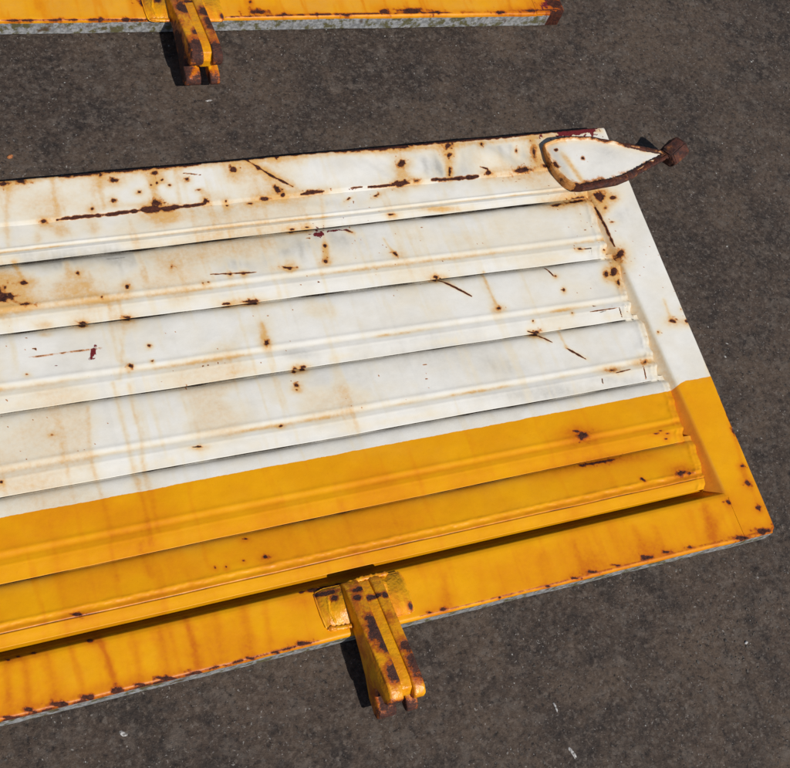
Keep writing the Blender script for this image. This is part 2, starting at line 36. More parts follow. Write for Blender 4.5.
GRIME_BLOBS=[(0.2222, 0.8369, 0.0766, -0.0105, -0.0026, -0.0135, 0.7), (0.3402, 0.8302, 0.1219, -0.0165, -0.0031, -0.0138, 0.75), (0.4805, 0.8291, 0.1001, -0.0132, -0.0038, -0.0142, 0.6), (0.5839, 0.8272, 0.0592, -0.0077, -0.0043, -0.0145, 0.5), (0.4382, 0.8891, 0.0636, -0.0077, -0.0028, -0.0113, 0.55), (0.5565, 0.8902, 0.0894, -0.0106, -0.0023, -0.0083, 0.45), (0.3522, 0.8832, 0.027, -0.0034, -0.0021, -0.0095, 0.3), (0.8088, 0.9295, 0.0197, -0.0021, -0.0109, -0.0318, 0.5), (0.829, 0.9144, 0.0231, -0.0025, -0.0056, -0.0159, 0.5), (0.8679, 0.9515, 0.0101, -0.001, -0.0129, -0.0361, 0.4), (0.922, 0.9555, 0.0155, -0.0015, -0.0109, -0.0293, 0.35), (0.9703, 0.9411, 0.0157, -0.0016, -0.0127, -0.033, 0.65), (0.9439, 0.9096, 0.0275, -0.0029, -0.0062, -0.0163, 0.6), (1.0105, 0.9274, 0.0212, -0.0022, -0.0131, -0.0331, 0.55), (0.975, 0.8835, 0.0156, -0.0017, -0.0063, -0.0162, 0.4), (1.0676, 0.9313, 0.0472, -0.0048, -0.0069, -0.0168, 0.2), (0.4596, 0.8043, 0.0418, -0.0058, -0.0065, -0.0248, 0.3), (0.7035, 0.6228, 0.0898, -0.0148, -0.0103, -0.0299, 0.22), (0.793, 0.5854, 0.0397, -0.0067, -0.005, -0.0135, 0.3), (0.535, 0.6108, 0.0694, -0.012, -0.006, -0.0201, 0.18), (1.138, 0.6422, 0.0176, -0.0026, -0.0304, -0.0655, 0.15), (1.1041, 0.7745, 0.0213, -0.0027, -0.0228, -0.0521, 0.12), (1.0802, 0.8055, 0.0159, -0.002, -0.0091, -0.0212, 0.2), (0.4989, 0.8433, 0.0719, -0.0093, -0.0026, -0.0096, 0.5), (0.5652, 0.4982, 0.0825, -0.016, -0.0035, -0.011, 0.12), (0.8144, 0.5354, 0.0612, -0.0109, -0.004, -0.0103, 0.3), (0.9637, 0.5334, 0.0649, -0.0113, -0.0033, -0.0076, 0.25), (0.8864, 0.5307, 0.0789, -0.0139, -0.0036, -0.009, 0.3), (0.5041, 0.6526, 0.0274, -0.0045, -0.0021, -0.0073, 0.3), (0.4526, 0.8214, 0.0043, 0.0004, -0.0015, -0.022, 0.35), (0.4597, 0.8156, 0.0043, 0.0004, -0.0015, -0.0219, 0.35), (0.4729, 0.822, 0.0044, 0.0004, -0.0016, -0.0221, 0.35), (0.4413, 0.8165, 0.0043, 0.0004, -0.0014, -0.0219, 0.35), (0.497, 0.8253, 0.0044, 0.0004, -0.0017, -0.0222, 0.35), (0.4139, 0.8202, 0.0042, 0.0004, -0.0013, -0.0218, 0.35), (0.3929, 0.8198, 0.0042, 0.0004, -0.0012, -0.0216, 0.35), (0.5264, 0.8148, 0.0045, 0.0004, -0.0019, -0.0223, 0.35), (0.5512, 0.8181, 0.0045, 0.0004, -0.002, -0.0224, 0.35), (0.2988, 0.8264, 0.004, 0.0004, -0.0007, -0.0212, 0.35), (0.8345, 0.9548, 0.0053, 0.0006, -0.0038, -0.0252, 0.35), (0.8513, 0.9437, 0.0053, 0.0006, -0.0039, -0.0251, 0.35), (0.9186, 0.9463, 0.0054, 0.0006, -0.0043, -0.0255, 0.35), (0.9378, 0.9406, 0.0055, 0.0006, -0.0044, -0.0255, 0.35), (0.9878, 0.9394, 0.0056, 0.0006, -0.0048, -0.0258, 0.35), (0.8053, 0.9392, 0.0052, 0.0006, -0.0036, -0.0249, 0.35), (0.7844, 0.9321, 0.0051, 0.0006, -0.0035, -0.0247, 0.35)]
PRIMER_BLOBS=[(0.5834, 0.8357, 0.0139, 0.0029, 0.0, -0.0048, 1.0), (0.6089, 0.8393, 0.0153, -0.0002, -0.0006, -0.0031, 1.0), (0.3011, 0.3639, 0.0023, -0.0005, -0.0003, -0.0012, 0.6), (0.6255, 0.838, 0.009, -0.0011, -0.0006, -0.0021, 0.9), (1.0581, 0.9677, 0.0449, -0.0009, -0.0042, -0.0124, 1.0), (1.0887, 0.9688, 0.0264, -0.0005, -0.0033, -0.0096, 1.0), (0.688, 0.9029, 0.0484, 0.0002, -0.0003, -0.0016, 0.6), (0.5908, 0.9034, 0.0186, 0.0008, -0.0003, -0.002, 0.7), (0.2369, 0.6998, 0.0047, -0.003, -0.0069, -0.0125, 0.85), (0.3054, 0.6944, 0.0008, -0.0001, -0.0002, -0.0009, 0.1), (0.1885, 0.6892, 0.0048, -0.0008, -0.0003, -0.0017, 0.6), (0.9435, 0.9039, 0.0086, -0.0009, -0.0011, -0.0029, 0.6), (0.4241, 0.8496, 0.0007, -0.0001, -0.0002, -0.0008, 0.1)]
CRACK_LINES=[([(0.9823, 0.7538), (1.0053, 0.7535), (1.0024, 0.7421)], 0.00064, 0.9), ([(0.9725, 0.6445), (0.987, 0.6457)], 0.00064, 0.7), ([(1.0107, 0.6473), (1.0095, 0.6319)], 0.00077, 1), ([(1.012, 0.5483), (1.0064, 0.5276)], 0.00077, 1), ([(0.2612, 0.8362), (0.3412, 0.8348)], 0.00064, 0.5), ([(0.9357, 0.5399), (0.9334, 0.5305)], 0.00077, 1), ([(0.3308, 0.547), (0.3409, 0.546)], 0.0009, 1)]

UPPER_RUST=[(0.3997, 0.2978, 0.0105, -0.0002, -0.0015, -0.0077, 1.0), (0.3692, 0.2707, 0.0074, -0.0002, -0.0005, -0.0025, 1.0), (0.5715, 0.2789, 0.0193, -0.0004, -0.0016, -0.0069, 1.0), (0.6138, 0.273, 0.0098, -0.0002, -0.0008, -0.0032, 1.0), (0.6662, 0.2719, 0.0066, -0.0001, -0.0008, -0.0032, 1.0), (0.7816, 0.2766, 0.0087, -0.0002, -0.0018, -0.0062, 1.0), (0.8272, 0.2767, 0.0283, -0.0006, -0.0016, -0.0054, 1.0), (0.8742, 0.2726, 0.009, -0.0002, -0.0013, -0.0042, 1.0), (0.5633, 0.2989, 0.0032, -0.0001, -0.0009, -0.004, 1.0), (0.7127, 0.2699, 0.0152, -0.0003, -0.0007, -0.0024, 0.8), (0.9247, 0.2716, 0.0128, -0.0003, -0.0008, -0.0025, 0.8), (0.9891, 0.2703, 0.0168, -0.0003, -0.001, -0.003, 1.0), (1.0463, 0.2712, 0.0229, -0.0005, -0.0015, -0.0043, 1.0), (1.1017, 0.2855, 0.0273, -0.0005, -0.0055, -0.0152, 1.0), (1.1016, 0.2636, 0.0272, -0.0006, -0.0047, -0.0129, 1.0), (1.0114, 0.2526, 0.0207, -0.0005, -0.0043, -0.0127, 1.0), (1.0746, 0.2533, 0.0269, -0.0006, -0.0046, -0.0128, 1.0), (0.2707, 0.272, 0.0085, -0.0002, -0.0004, -0.0022, 0.7), (0.328, 0.2707, 0.0131, -0.0003, -0.0005, -0.0026, 0.8), (0.5019, 0.2725, 0.0093, -0.0002, -0.0007, -0.0031, 1.0), (0.2074, 0.2716, 0.0069, -0.0002, -0.0003, -0.0022, 0.7), (1.1225, 0.2939, 0.0236, -0.0004, -0.008, -0.0219, 1.0)]
UPPER_LINES=[([(0.18676097354286791, 0.27213042765068396), (0.4168009294789543, 0.26956980182125373), (0.6379809746074843, 0.2714788502704492), (0.8971708625419995, 0.2711045710546225), (1.1047330645300724, 0.2722543520492563)], 0.0012, 0.7)]
UPPER_PRIMER=[(1.0862, 0.2857, 0.0194, -0.0003, -0.0047, -0.013, 0.9), (0.3997, 0.2978, 0.006, -0.0001, -0.0007, -0.0038, 0.8), (1.1201, 0.2874, 0.0157, -0.0003, -0.0064, -0.0175, 0.7)]
# ---------------------------------------------------------------- noise helpers
def vnoise(x, y, seed=0):
    xi = np.floor(x).astype(np.int64); yi = np.floor(y).astype(np.int64)
    fx = x - xi; fy = y - yi; fx = fx*fx*(3-2*fx); fy = fy*fy*(3-2*fy)
    def h(a, b):
        n = (a*374761393 + b*668265263 + seed*1442695041) & 0xffffffff
        n = ((n ^ (n >> 13)) * 1274126177) & 0xffffffff
        return ((n ^ (n >> 16)) & 0xffff) / 65535.0
    return (h(xi, yi)*(1-fx)+h(xi+1, yi)*fx)*(1-fy) + (h(xi, yi+1)*(1-fx)+h(xi+1, yi+1)*fx)*fy
def fbm(x, y, oct=4, seed=0):
    s = 0; a = 0.5; t = 0
    for o in range(oct):
        s = s + a*vnoise(x*2**o, y*2**o, seed+o*17); t += a; a *= .5
    return s/t
def sstep(a, b, x):
    t = np.clip((x-a)/(b-a), 0, 1); return t*t*(3-2*t)

# ---------------------------------------------------------------- wear fields (panel coordinates, metres)
def blobs(u, v, marks, wob=0.45, soft=False):
    f = np.zeros_like(u)
    n = fbm(u*210, v*210, 3, 5)-.5 if not soft else fbm(u*60, v*60, 3, 9)-.5
    for cu, cv, ax, ay, bx, by, s in marks:
        det = ax*by-ay*bx
        if abs(det) < 1e-12: continue
        R = 2.6*max(math.hypot(ax, ay), math.hypot(bx, by))
        k = (np.abs(u-cu) < R) & (np.abs(v-cv) < R)
        if not k.any(): continue
        du = u[k]-cu; dv = v[k]-cv
        p = (du*by-dv*bx)/det; q = (dv*ax-du*ay)/det
        d = np.sqrt(p*p+q*q)
        if soft: g = s*np.exp(-(d*(1+wob*n[k]))**2*1.1)
        else: g = s*np.clip(1.12-d*(0.90+wob*3.2*n[k]), 0, 1)
        f[k] = np.maximum(f[k], g) if not soft else 1-(1-f[k])*(1-np.clip(g, 0, .95))
    return f
def lines(u, v, marks, soft=False, wob=.5):
    f = np.zeros_like(u)
    n = fbm(u*140, v*140, 3, 21)-.5
    for pts, w, s in marks:
        P = np.array(pts); R = 4*w
        k = (u > P[:, 0].min()-R) & (u < P[:, 0].max()+R) & (v > P[:, 1].min()-R) & (v < P[:, 1].max()+R)
        if not k.any(): continue
        uu = u[k]; vv = v[k]; d = np.full(uu.shape, 9.0)
        for a, b in zip(P[:-1], P[1:]):
            ab = b-a; L2 = ab@ab
            t = np.clip(((uu-a[0])*ab[0]+(vv-a[1])*ab[1])/L2, 0, 1)
            d = np.minimum(d, np.hypot(uu-a[0]-t*ab[0], vv-a[1]-t*ab[1]))
        ends = np.minimum(np.hypot(uu-P[0, 0], vv-P[0, 1]), np.hypot(uu-P[-1, 0], vv-P[-1, 1]))
        wl_ = w if soft else w*(.45+.55*np.clip(ends/.012, 0, 1))*np.clip(.9+1.9*n[k], .5, 1.6)
        d = d/wl_*(1+wob*2*n[k])
        if soft:
            g = s*np.exp(-d*d*.7); f[k] = 1-(1-f[k])*(1-np.clip(g, 0, .95))
        else:
            g = s*np.clip(1.25-d*.7, 0, 1)*np.clip(1.04+1.4*n[k], .55, 1.15); f[k] = np.maximum(f[k], g)
    return f
def streaks(u, v, seed, lo, hi):                       # run-off streaks that follow the fall of the panel when upright
    n = fbm(u*80, v*5.0, 3, seed)*.8+.2*fbm(u*200, v*60, 2, seed+5)
    return sstep(lo, hi, n)

RUST_HALOS = [(a, b-.0012, 2.3*c+.001, 2.3*d, 2.3*e, 2.3*f-.0020, .66*s) for a, b, c, d, e, f, s in RUST_BLOBS]
def wear_main(u, v):
    rb = blobs(u, v, RUST_BLOBS); r = np.maximum(rb, lines(u, v, RUST_LINES))
    # tiny pits
    p = vnoise(u*230, v*230, 91); dens = fbm(u*9, v*9, 2, 77)
    r = np.maximum(r, np.where((p > .965) & (dens > .62) & (v > .56), .72*sstep(.93, .99, p), 0))
    st = 1-(1-blobs(u, v, STAIN_BLOBS, soft=True))*(1-lines(u, v, STAIN_LINES, soft=True))
    st = 1-(1-st)*(1-blobs(u, v, RUST_HALOS, soft=True))
    stk = streaks(u, v, 31, .50, .85)
    left = np.clip(1.35-u*.85, .45, 1)*(1-.75*sstep(1.05, 1.06, u))
    st = 1-(1-np.clip(st*1.15, 0, .97))*(1-.40*stk*left)*(1-.48*left*sstep(.35, .7, fbm(u*11, v*14, 4, 33)))
    yel = v < .505
    st = np.where(yel & (v > .345), st*.8, st)
    st = np.where(v < .34, 1-(1-st*.85)*(1-.22*streaks(u, v, 57, .50, .8)), st)
    g = np.clip(blobs(u, v, GRIME_BLOBS, soft=True)*(.85+1.2*fbm(u*130, v*24, 3, 41)), 0, 1)
    g = np.clip(g + .12*sstep(.45, .8, fbm(u*30, v*30, 4, 12)) + .10*streaks(u, v, 83, .55, .85)*(v > .505), 0, 1)
    g = np.where(yel, g*.12, g)
    m = blobs(u, v, PRIMER_BLOBS, wob=.6)
    c = lines(u, v, CRACK_LINES, wob=.2)*sstep(.38, .62, fbm(u*110, v*110, 2, 3))
    return r, st, g, m, c
def wear_upper(u, v):
    r = np.maximum(blobs(u, v, UPPER_RUST), lines(u, v, UPPER_LINES))
    st = blobs(u, v, [(a, b, 2.2*c, 2.2*d, 2.2*e, 2.2*f, .5) for a, b, c, d, e, f, s in UPPER_RUST], soft=True)
    st = 1-(1-st)*(1-.5*streaks(u, v, 157, .5, .8)*(v < .5))*(1-.3*streaks(u, v, 131, .5, .8))
    g = .15*fbm(u*30, v*30, 4, 112)
    return r, st, g, blobs(u, v, UPPER_PRIMER, wob=.6), np.zeros_like(u)

# ---------------------------------------------------------------- materials
class NT:
    def __init__(s, name):
        s.m = bpy.data.materials.new(name); s.m.use_nodes = True; s.t = s.m.node_tree
        s.n = s.t.nodes; s.l = s.t.links; s.bsdf = s.n['Principled BSDF']
        s.obj = s.n.new('ShaderNodeTexCoord').outputs['Object']
    def set(s, sock, v):
        if isinstance(v, bpy.types.NodeSocket): s.l.new(v, sock)
        else: sock.default_value = v
    def math(s, op, a, b=0.0, c=0.0, clamp=False):
        n = s.n.new('ShaderNodeMath'); n.operation = op; n.use_clamp = clamp
        for i, x in enumerate((a, b, c)): s.set(n.inputs[i], x)
        return n.outputs[0]
    def step(s, x, a, b, lo=0.0, hi=1.0):
        n = s.n.new('ShaderNodeMapRange'); n.interpolation_type = 'SMOOTHSTEP'
        s.set(n.inputs[0], x); s.set(n.inputs[1], a); s.set(n.inputs[2], b); s.set(n.inputs[3], lo); s.set(n.inputs[4], hi)
        return n.outputs[0]
    def mix(s, f, a, b, mode='MIX'):
        n = s.n.new('ShaderNodeMix'); n.data_type = 'RGBA'; n.blend_type = mode; n.clamp_factor = True
        s.set(n.inputs['Factor'], f)
        for k, x in ((6, a), (7, b)):
            s.set(n.inputs[k], x if isinstance(x, bpy.types.NodeSocket) else (*x, 1.0) if len(x) == 3 else x)
        return n.outputs[2]
    def noise(s, scale, detail=3, rough=.55, vec=None, dist=0.0):
        n = s.n.new('ShaderNodeTexNoise'); s.set(n.inputs['Vector'], vec or s.obj)
        n.inputs['Scale'].default_value = scale; n.inputs['Detail'].default_value = detail
        n.inputs['Roughness'].default_value = rough; n.inputs['Distortion'].default_value = dist
        return n.outputs['Fac']
    def voro(s, scale, feature='F1', out='Distance', vec=None, rnd=1.0):
        n = s.n.new('ShaderNodeTexVoronoi'); n.feature = feature; s.set(n.inputs['Vector'], vec or s.obj)
        n.inputs['Scale'].default_value = scale; n.inputs['Randomness'].default_value = rnd
        return n.outputs[out]
    def vmap(s, scale, rot=(0, 0, 0)):
        n = s.n.new('ShaderNodeMapping'); s.l.new(s.obj, n.inputs[0]); n.inputs['Scale'].default_value = scale
        n.inputs['Rotation'].default_value = rot
        return n.outputs[0]
    def bump(s, h, strength, dist, prev=None):
        n = s.n.new('ShaderNodeBump'); s.set(n.inputs['Height'], h); n.inputs['Strength'].default_value = strength
        n.inputs['Distance'].default_value = dist
        if prev is not None: s.l.new(prev, n.inputs['Normal'])
        return n.outputs[0]
    def attr(s, name):
        n = s.n.new('ShaderNodeAttribute'); n.attribute_name = name
        q = s.n.new('ShaderNodeSeparateColor'); s.l.new(n.outputs['Color'], q.inputs[0])
        return q.outputs[0], q.outputs[1], q.outputs[2], n.outputs['Alpha']
    def sep(s):
        q = s.n.new('ShaderNodeSeparateXYZ'); s.l.new(s.obj, q.inputs[0]); return q.outputs

WHITE = (.775, .757, .705); YELLOW = (.78, .350, .0020)
def rust_colour(t, n1, n2):
    c = t.mix(t.step(n2, .35, .65), (.028, .009, .0075), (.088, .025, .014))
    c = t.mix(t.step(n1, .54, .76, 0, .8), c, (.20, .062, .018))
    return c
def paint_finish(t, base, stain_col, halo_col, R, G, B, A, side, crack_shade, n1, n2):
    """paint that has stains, grime, bare primer and rust through it"""
    g = t.math('MULTIPLY', B, t.math('MULTIPLY_ADD', n2, 1.2, .35), clamp=True)
    c = t.mix(t.math('MULTIPLY', g, .8), base, (.33, .32, .29))
    s = t.math('MULTIPLY', G, t.math('MULTIPLY_ADD', n2, 1.0, .55), clamp=True)
    c = t.mix(t.step(s, .0, .42, 0, .72), c, stain_col[0])
    c = t.mix(t.step(s, .28, 1.05, 0, .9), c, stain_col[1])
    wob = t.math('ADD', t.math('MULTIPLY_ADD', n2, .50, -.25), t.math('MULTIPLY_ADD', n1, .62, -.31))
    field = t.math('ADD', R, t.math('MULTIPLY', wob, t.step(R, 0.02, .3)))
    c = t.mix(t.step(field, .02, .46, 0, .90), c, halo_col)
    fm = t.math('ADD', A, t.math('MULTIPLY', wob, t.step(A, 0.02, .3)))
    prim = t.step(fm, .42, .56)
    c = t.mix(prim, c, t.mix(t.step(n1, .4, .65), (.115, .012, .016), (.21, .030, .030)))
    # bare galvanised flank of the rails, blotched with lichen and old paint
    sf = t.step(t.math('ADD', side, t.math('MULTIPLY', wob, .9)), .42, .56)
    flank = t.mix(t.step(n2, .38, .62), (.20, .205, .21), (.37, .375, .38))
    ln = t.noise(70, 5, .65)
    flank = t.mix(t.step(ln, .47, .60), flank, (.115, .105, .050))
    flank = t.mix(t.step(t.noise(40, 4, .6), .60, .72), flank, (.10, .06, .035))
    c = t.mix(sf, c, flank)
    rust = t.step(field, .42, .62)
    c = t.mix(rust, c, rust_colour(t, n1, n2))
    c = t.mix(t.step(t.math('ADD', crack_shade, t.math('MULTIPLY_ADD', n1, .3, -.15)), .12, .75), c, (.022, .016, .012))
    return c, rust, prim, sf
def make_paint(name):
    t = NT(name)
    R, G, B, A = t.attr('wear'); side, crack_shade, wet, _ = t.attr('wear2')
    n1 = t.noise(650, 4, .6); n2 = t.noise(190, 5, .6); n3 = t.noise(22, 4, .55)
    x, y, z = t.sep()
    border = t.step(x, 1.035, 1.075, .5035, .5135)
    edge = t.math('ADD', t.math('ADD', y, t.math('MULTIPLY_ADD', n2, .0018, -.0009)), t.math('MULTIPLY_ADD', n3, .0040, -.0020))
    isy = t.step(t.math('SUBTRACT', border, edge), -.0004, .0004)
    white = t.mix(t.step(n3, .35, .7), WHITE, (.74, .705, .625))
    white = t.mix(t.math('MULTIPLY', t.step(t.noise(420, 5, .7), .56, .74), .22), white, (.48, .47, .44))
    yel = t.mix(t.step(n3, .3, .7), YELLOW, (.73, .308, .0020))
    yel = t.mix(t.math('MULTIPLY', t.step(t.noise(300, 5, .7), .57, .75), .35), yel, (.50, .165, .004))
    base = t.mix(isy, white, yel)
    stain = (t.mix(isy, (.74, .655, .49), (.70, .245, .003)), t.mix(isy, (.65, .36, .095), (.52, .120, .004)))
    halo = t.mix(isy, (.50, .185, .035), (.36, .070, .006))
    c, rust, prim, sf = paint_finish(t, base, stain, halo, R, G, B, A, side, crack_shade, n1, n2)
    t.set(t.bsdf.inputs['Base Color'], c)
    rough = t.math('ADD', t.math('MULTIPLY_ADD', n2, .22, .30), t.math('MULTIPLY', rust, .42))
    rough = t.math('ADD', rough, t.math('MULTIPLY', sf, .25))
    t.set(t.bsdf.inputs['Roughness'], rough)
    t.bsdf.inputs['Specular IOR Level'].default_value = .24
    b = t.bump(t.noise(60, 4, .5), .25, .002)
    b = t.bump(t.noise(900, 2, .5), .10, .0006, b)
    h = t.math('MULTIPLY', t.step(R, .4, .6), t.math('MULTIPLY_ADD', n1, 1.6, -.9))
    b = t.bump(h, .8, .0013, b)
    t.set(t.bsdf.inputs['Normal'], b)
    return t.m
def make_hinge_paint(name, patches, amount=1.0):
    """yellow paint worn to rust in patches (centre, radii, in metres)"""
    t = NT(name); n1 = t.noise(650, 4, .6); n2 = t.noise(190, 5, .6); n3 = t.noise(45, 4, .6)
    f = t.step(n3, .56, .80, 0, .55*amount)
    pw = t.math('MULTIPLY_ADD', t.noise(85, 3, .6), 1.5, -.75)
    for cx, cy, cz, rx, ry, rz in patches:
        a = t.n.new('ShaderNodeVectorMath'); a.operation = 'SUBTRACT'; t.l.new(t.obj, a.inputs[0]); a.inputs[1].default_value = (cx, cy, cz)
        b = t.n.new('ShaderNodeVectorMath'); b.operation = 'DIVIDE'; t.l.new(a.outputs[0], b.inputs[0]); b.inputs[1].default_value = (rx, ry, rz)
        d = t.n.new('ShaderNodeVectorMath'); d.operation = 'LENGTH'; t.l.new(b.outputs[0], d.inputs[0])
        f = t.math('MAXIMUM', f, t.math('MULTIPLY_ADD', t.math('ADD', d.outputs['Value'], t.math('MULTIPLY', pw, 1.3)), -.62, 1.08, clamp=True))
    zero = t.math('MULTIPLY', n1, 0.0)
    yel = t.mix(t.step(t.noise(30, 4), .40, .75), YELLOW, (.68, .23, .003))
    st = t.math('MULTIPLY', t.step(t.noise(55, 4, .6, t.vmap((1.6, .5, 1))), .42, .66), .8*amount)
    c, rust, prim, sf = paint_finish(t, yel, ((.64, .21, .003), (.46, .10, .006)), (.40, .075, .008), f, st, zero, zero, zero, zero, n1, n2)
    t.set(t.bsdf.inputs['Base Color'], c)
    t.set(t.bsdf.inputs['Roughness'], t.math('ADD', t.math('MULTIPLY_ADD', n2, .2, .27), t.math('MULTIPLY', rust, .38)))
    b = t.bump(t.noise(60, 3, .5), .5, .006); b = t.bump(t.noise(330, 3, .6), .4, .0015, b); b = t.bump(t.math('MULTIPLY', rust, t.math('MULTIPLY_ADD', n1, 1.4, -1.0)), .8, .0013, b)
    t.set(t.bsdf.inputs['Normal'], b)
    return t.m
def make_rust(name):
    t = NT(name); n1 = t.noise(420, 5, .65); n2 = t.noise(110, 5, .6)
    c = rust_colour(t, n1, n2); c = t.mix(t.step(t.noise(60, 4), .55, .72), c, (.26, .085, .020))
    t.set(t.bsdf.inputs['Base Color'], c); t.bsdf.inputs['Roughness'].default_value = .8
    t.set(t.bsdf.inputs['Normal'], t.bump(t.math('ADD', n1, n2), .8, .002))
    return t.m
def make_asphalt():
    t = NT('asphalt')
    warp = t.n.new('ShaderNodeTexNoise'); t.l.new(t.obj, warp.inputs['Vector']); warp.inputs['Scale'].default_value = 160; warp.inputs['Detail'].default_value = 2
    wv = t.n.new('ShaderNodeVectorMath'); wv.operation = 'MULTIPLY_ADD'; t.l.new(warp.outputs['Color'], wv.inputs[0]); wv.inputs[1].default_value = (.010, .010, .010); t.l.new(t.obj, wv.inputs[2])
    wv = wv.outputs[0]
    big = t.noise(3.2, 4, .6); mid = t.noise(17, 4, .65); fine = t.noise(130, 6, .72); grit = t.noise(330, 4, .8)
    c = t.mix(t.step(big, .35, .65), (.043, .0300, .0230), (.074, .0510, .0375))
    c = t.mix(t.math('MULTIPLY', t.step(mid, .46, .62), .85), c, (.028, .0210, .0180))
    c = t.mix(t.math('MULTIPLY', t.step(t.noise(5.5, 5, .68), .47, .62), .85), c, (.088, .061, .043))
    c = t.mix(t.math('MULTIPLY', t.step(t.noise(31, 4, .6), .53, .66), .7), c, (.098, .078, .064))
    c = t.mix(t.math('MULTIPLY', t.step(fine, .50, .72), .9), c, (.130, .101, .081))
    c = t.mix(t.math('MULTIPLY', t.step(fine, .48, .33), .95), c, (.014, .0105, .0095))
    def cells(scale):
        n = t.n.new('ShaderNodeTexVoronoi'); t.l.new(wv, n.inputs['Vector']); n.inputs['Scale'].default_value = scale
        q = t.n.new('ShaderNodeSeparateColor'); t.l.new(n.outputs['Color'], q.inputs[0])
        return n.outputs['Distance'], q.outputs
    vd, q = cells(170)
    stone = t.math('MULTIPLY', t.step(vd, .60, .30), t.step(q[0], .60, .70))
    c = t.mix(t.math('MULTIPLY', stone, .6), c, t.mix(q[1], (.040, .033, .029), (.135, .112, .094)))
    vd2, q2 = cells(390)
    s2 = t.math('MULTIPLY', t.step(vd2, .45, .2), t.step(q2[0], .93, .96))
    c = t.mix(t.math('MULTIPLY', s2, .85), c, t.mix(q2[1], (.12, .10, .085), (.34, .32, .30)))
    vd3, q3 = cells(95)
    s3 = t.math('MULTIPLY', t.step(vd3, .36, .15), t.step(q3[2], .94, .97))
    c = t.mix(t.math('MULTIPLY', s3, .8), c, (.011, .009, .009))
    c = t.mix(t.math('MULTIPLY', t.step(grit, .53, .70), .6), c, (.145, .112, .088))
    c = t.mix(t.math('MULTIPLY', t.step(grit, .46, .32), .6), c, (.014, .010, .009))
    t.set(t.bsdf.inputs['Base Color'], c)
    t.set(t.bsdf.inputs['Roughness'], t.math('MULTIPLY_ADD', fine, .25, .66))
    t.bsdf.inputs['Specular IOR Level'].default_value = .35
    b = t.bump(fine, .7, .0035); b = t.bump(grit, .35, .0010, b)
    t.set(t.bsdf.inputs['Normal'], b)
    return t.m
def make_grit():
    t = NT('loose_grit'); a = t.attr('tone'); n = t.noise(700, 3, .6)
    c = t.mix(a[0], (.030, .026, .024), (.135, .118, .10)); c = t.mix(t.step(a[1], .4, .6), c, (.34, .33, .31))
    c = t.mix(t.math('MULTIPLY', t.step(n, .45, .7), .4), c, (.05, .042, .037))
    t.set(t.bsdf.inputs['Base Color'], c); t.bsdf.inputs['Roughness'].default_value = .75
    return t.m
def make_plain(name, col, col2, scale, rough):
    t = NT(name); t.set(t.bsdf.inputs['Base Color'], t.mix(t.step(t.noise(scale, 4), .4, .65), col, col2))
    t.bsdf.inputs['Roughness'].default_value = rough
    t.set(t.bsdf.inputs['Normal'], t.bump(t.noise(scale*1.5, 3), .5, .001)); return t.m
M_PAINT = make_paint('weathered_paint'); M_RUST = make_rust('rust'); M_ASPHALT = make_asphalt(); M_GRIT = make_grit()

# ---------------------------------------------------------------- mesh helpers
def mesh_from(name, V, F, mat, smooth=True, attrs=None):
    me = bpy.data.meshes.new(name)
    V = np.asarray(V, dtype=np.float32).reshape(-1, 3); F = np.asarray(F, dtype=np.int32)
    n, k = F.shape
    me.vertices.add(len(V)); me.vertices.foreach_set('co', V.ravel())
    me.loops.add(n*k); me.loops.foreach_set('vertex_index', F.ravel())
    me.polygons.add(n); me.polygons.foreach_set('loop_start', np.arange(0, n*k, k, dtype=np.int32))
    try: me.polygons.foreach_set('loop_total', np.full(n, k, dtype=np.int32))
    except Exception: pass
    me.polygons.foreach_set('use_smooth', np.full(n, smooth))
    for an, arr in (attrs or {}).items():
        at = me.attributes.new(an, 'FLOAT_COLOR', 'POINT'); at.data.foreach_set('color', np.asarray(arr, dtype=np.float32).ravel())
    me.update(); me.validate(); me.materials.append(mat)
    return me
def link(name, me, parent=None, loc=(0, 0, 0)):
    o = bpy.data.objects.new(name, me); COL.objects.link(o)
    if parent is not None: o.parent = parent
    o.location = loc; return o
def grid_mesh(name, X, Y, Z, mat, wear, side=None, crack_shade=None, stain_shade=None):
    r, c = X.shape
    i = np.arange(r*c).reshape(r, c)
    F = np.stack([i[:-1, :-1], i[1:, :-1], i[1:, 1:], i[:-1, 1:]], -1).reshape(-1, 4)
    Rr, Gg, Bb, Aa, Cc = wear(X, Y)
    if stain_shade is not None: Gg = 1-(1-Gg)*(1-np.clip(stain_shade[0], 0, .9)); Bb = np.clip(Bb+stain_shade[1], 0, 1)
    if crack_shade is not None: Cc = np.maximum(Cc, crack_shade)
    if side is not None: Rr = Rr*(1-.85*sstep(.2, .6, side)*(1-sstep(.98, 1.02, X)*(wear is wear_upper))); Gg = Gg*(1-.7*side)
    sd_ = np.zeros_like(X) if side is None else side
    w1 = np.stack([Rr, Gg, Bb, Aa], -1); w2 = np.stack([sd_, Cc, np.zeros_like(X), np.ones_like(X)], -1)
    return mesh_from(name, np.stack([X, Y, Z], -1), F, mat, True, {'wear': w1, 'wear2': w2})

U0 = -0.22                                    # the panel runs on past the left of the picture
PC = (0.45, 0.62, 0.0)                        # middle of a panel: its Empty stands there
OFF = (-PC[0], -PC[1], 0.0)
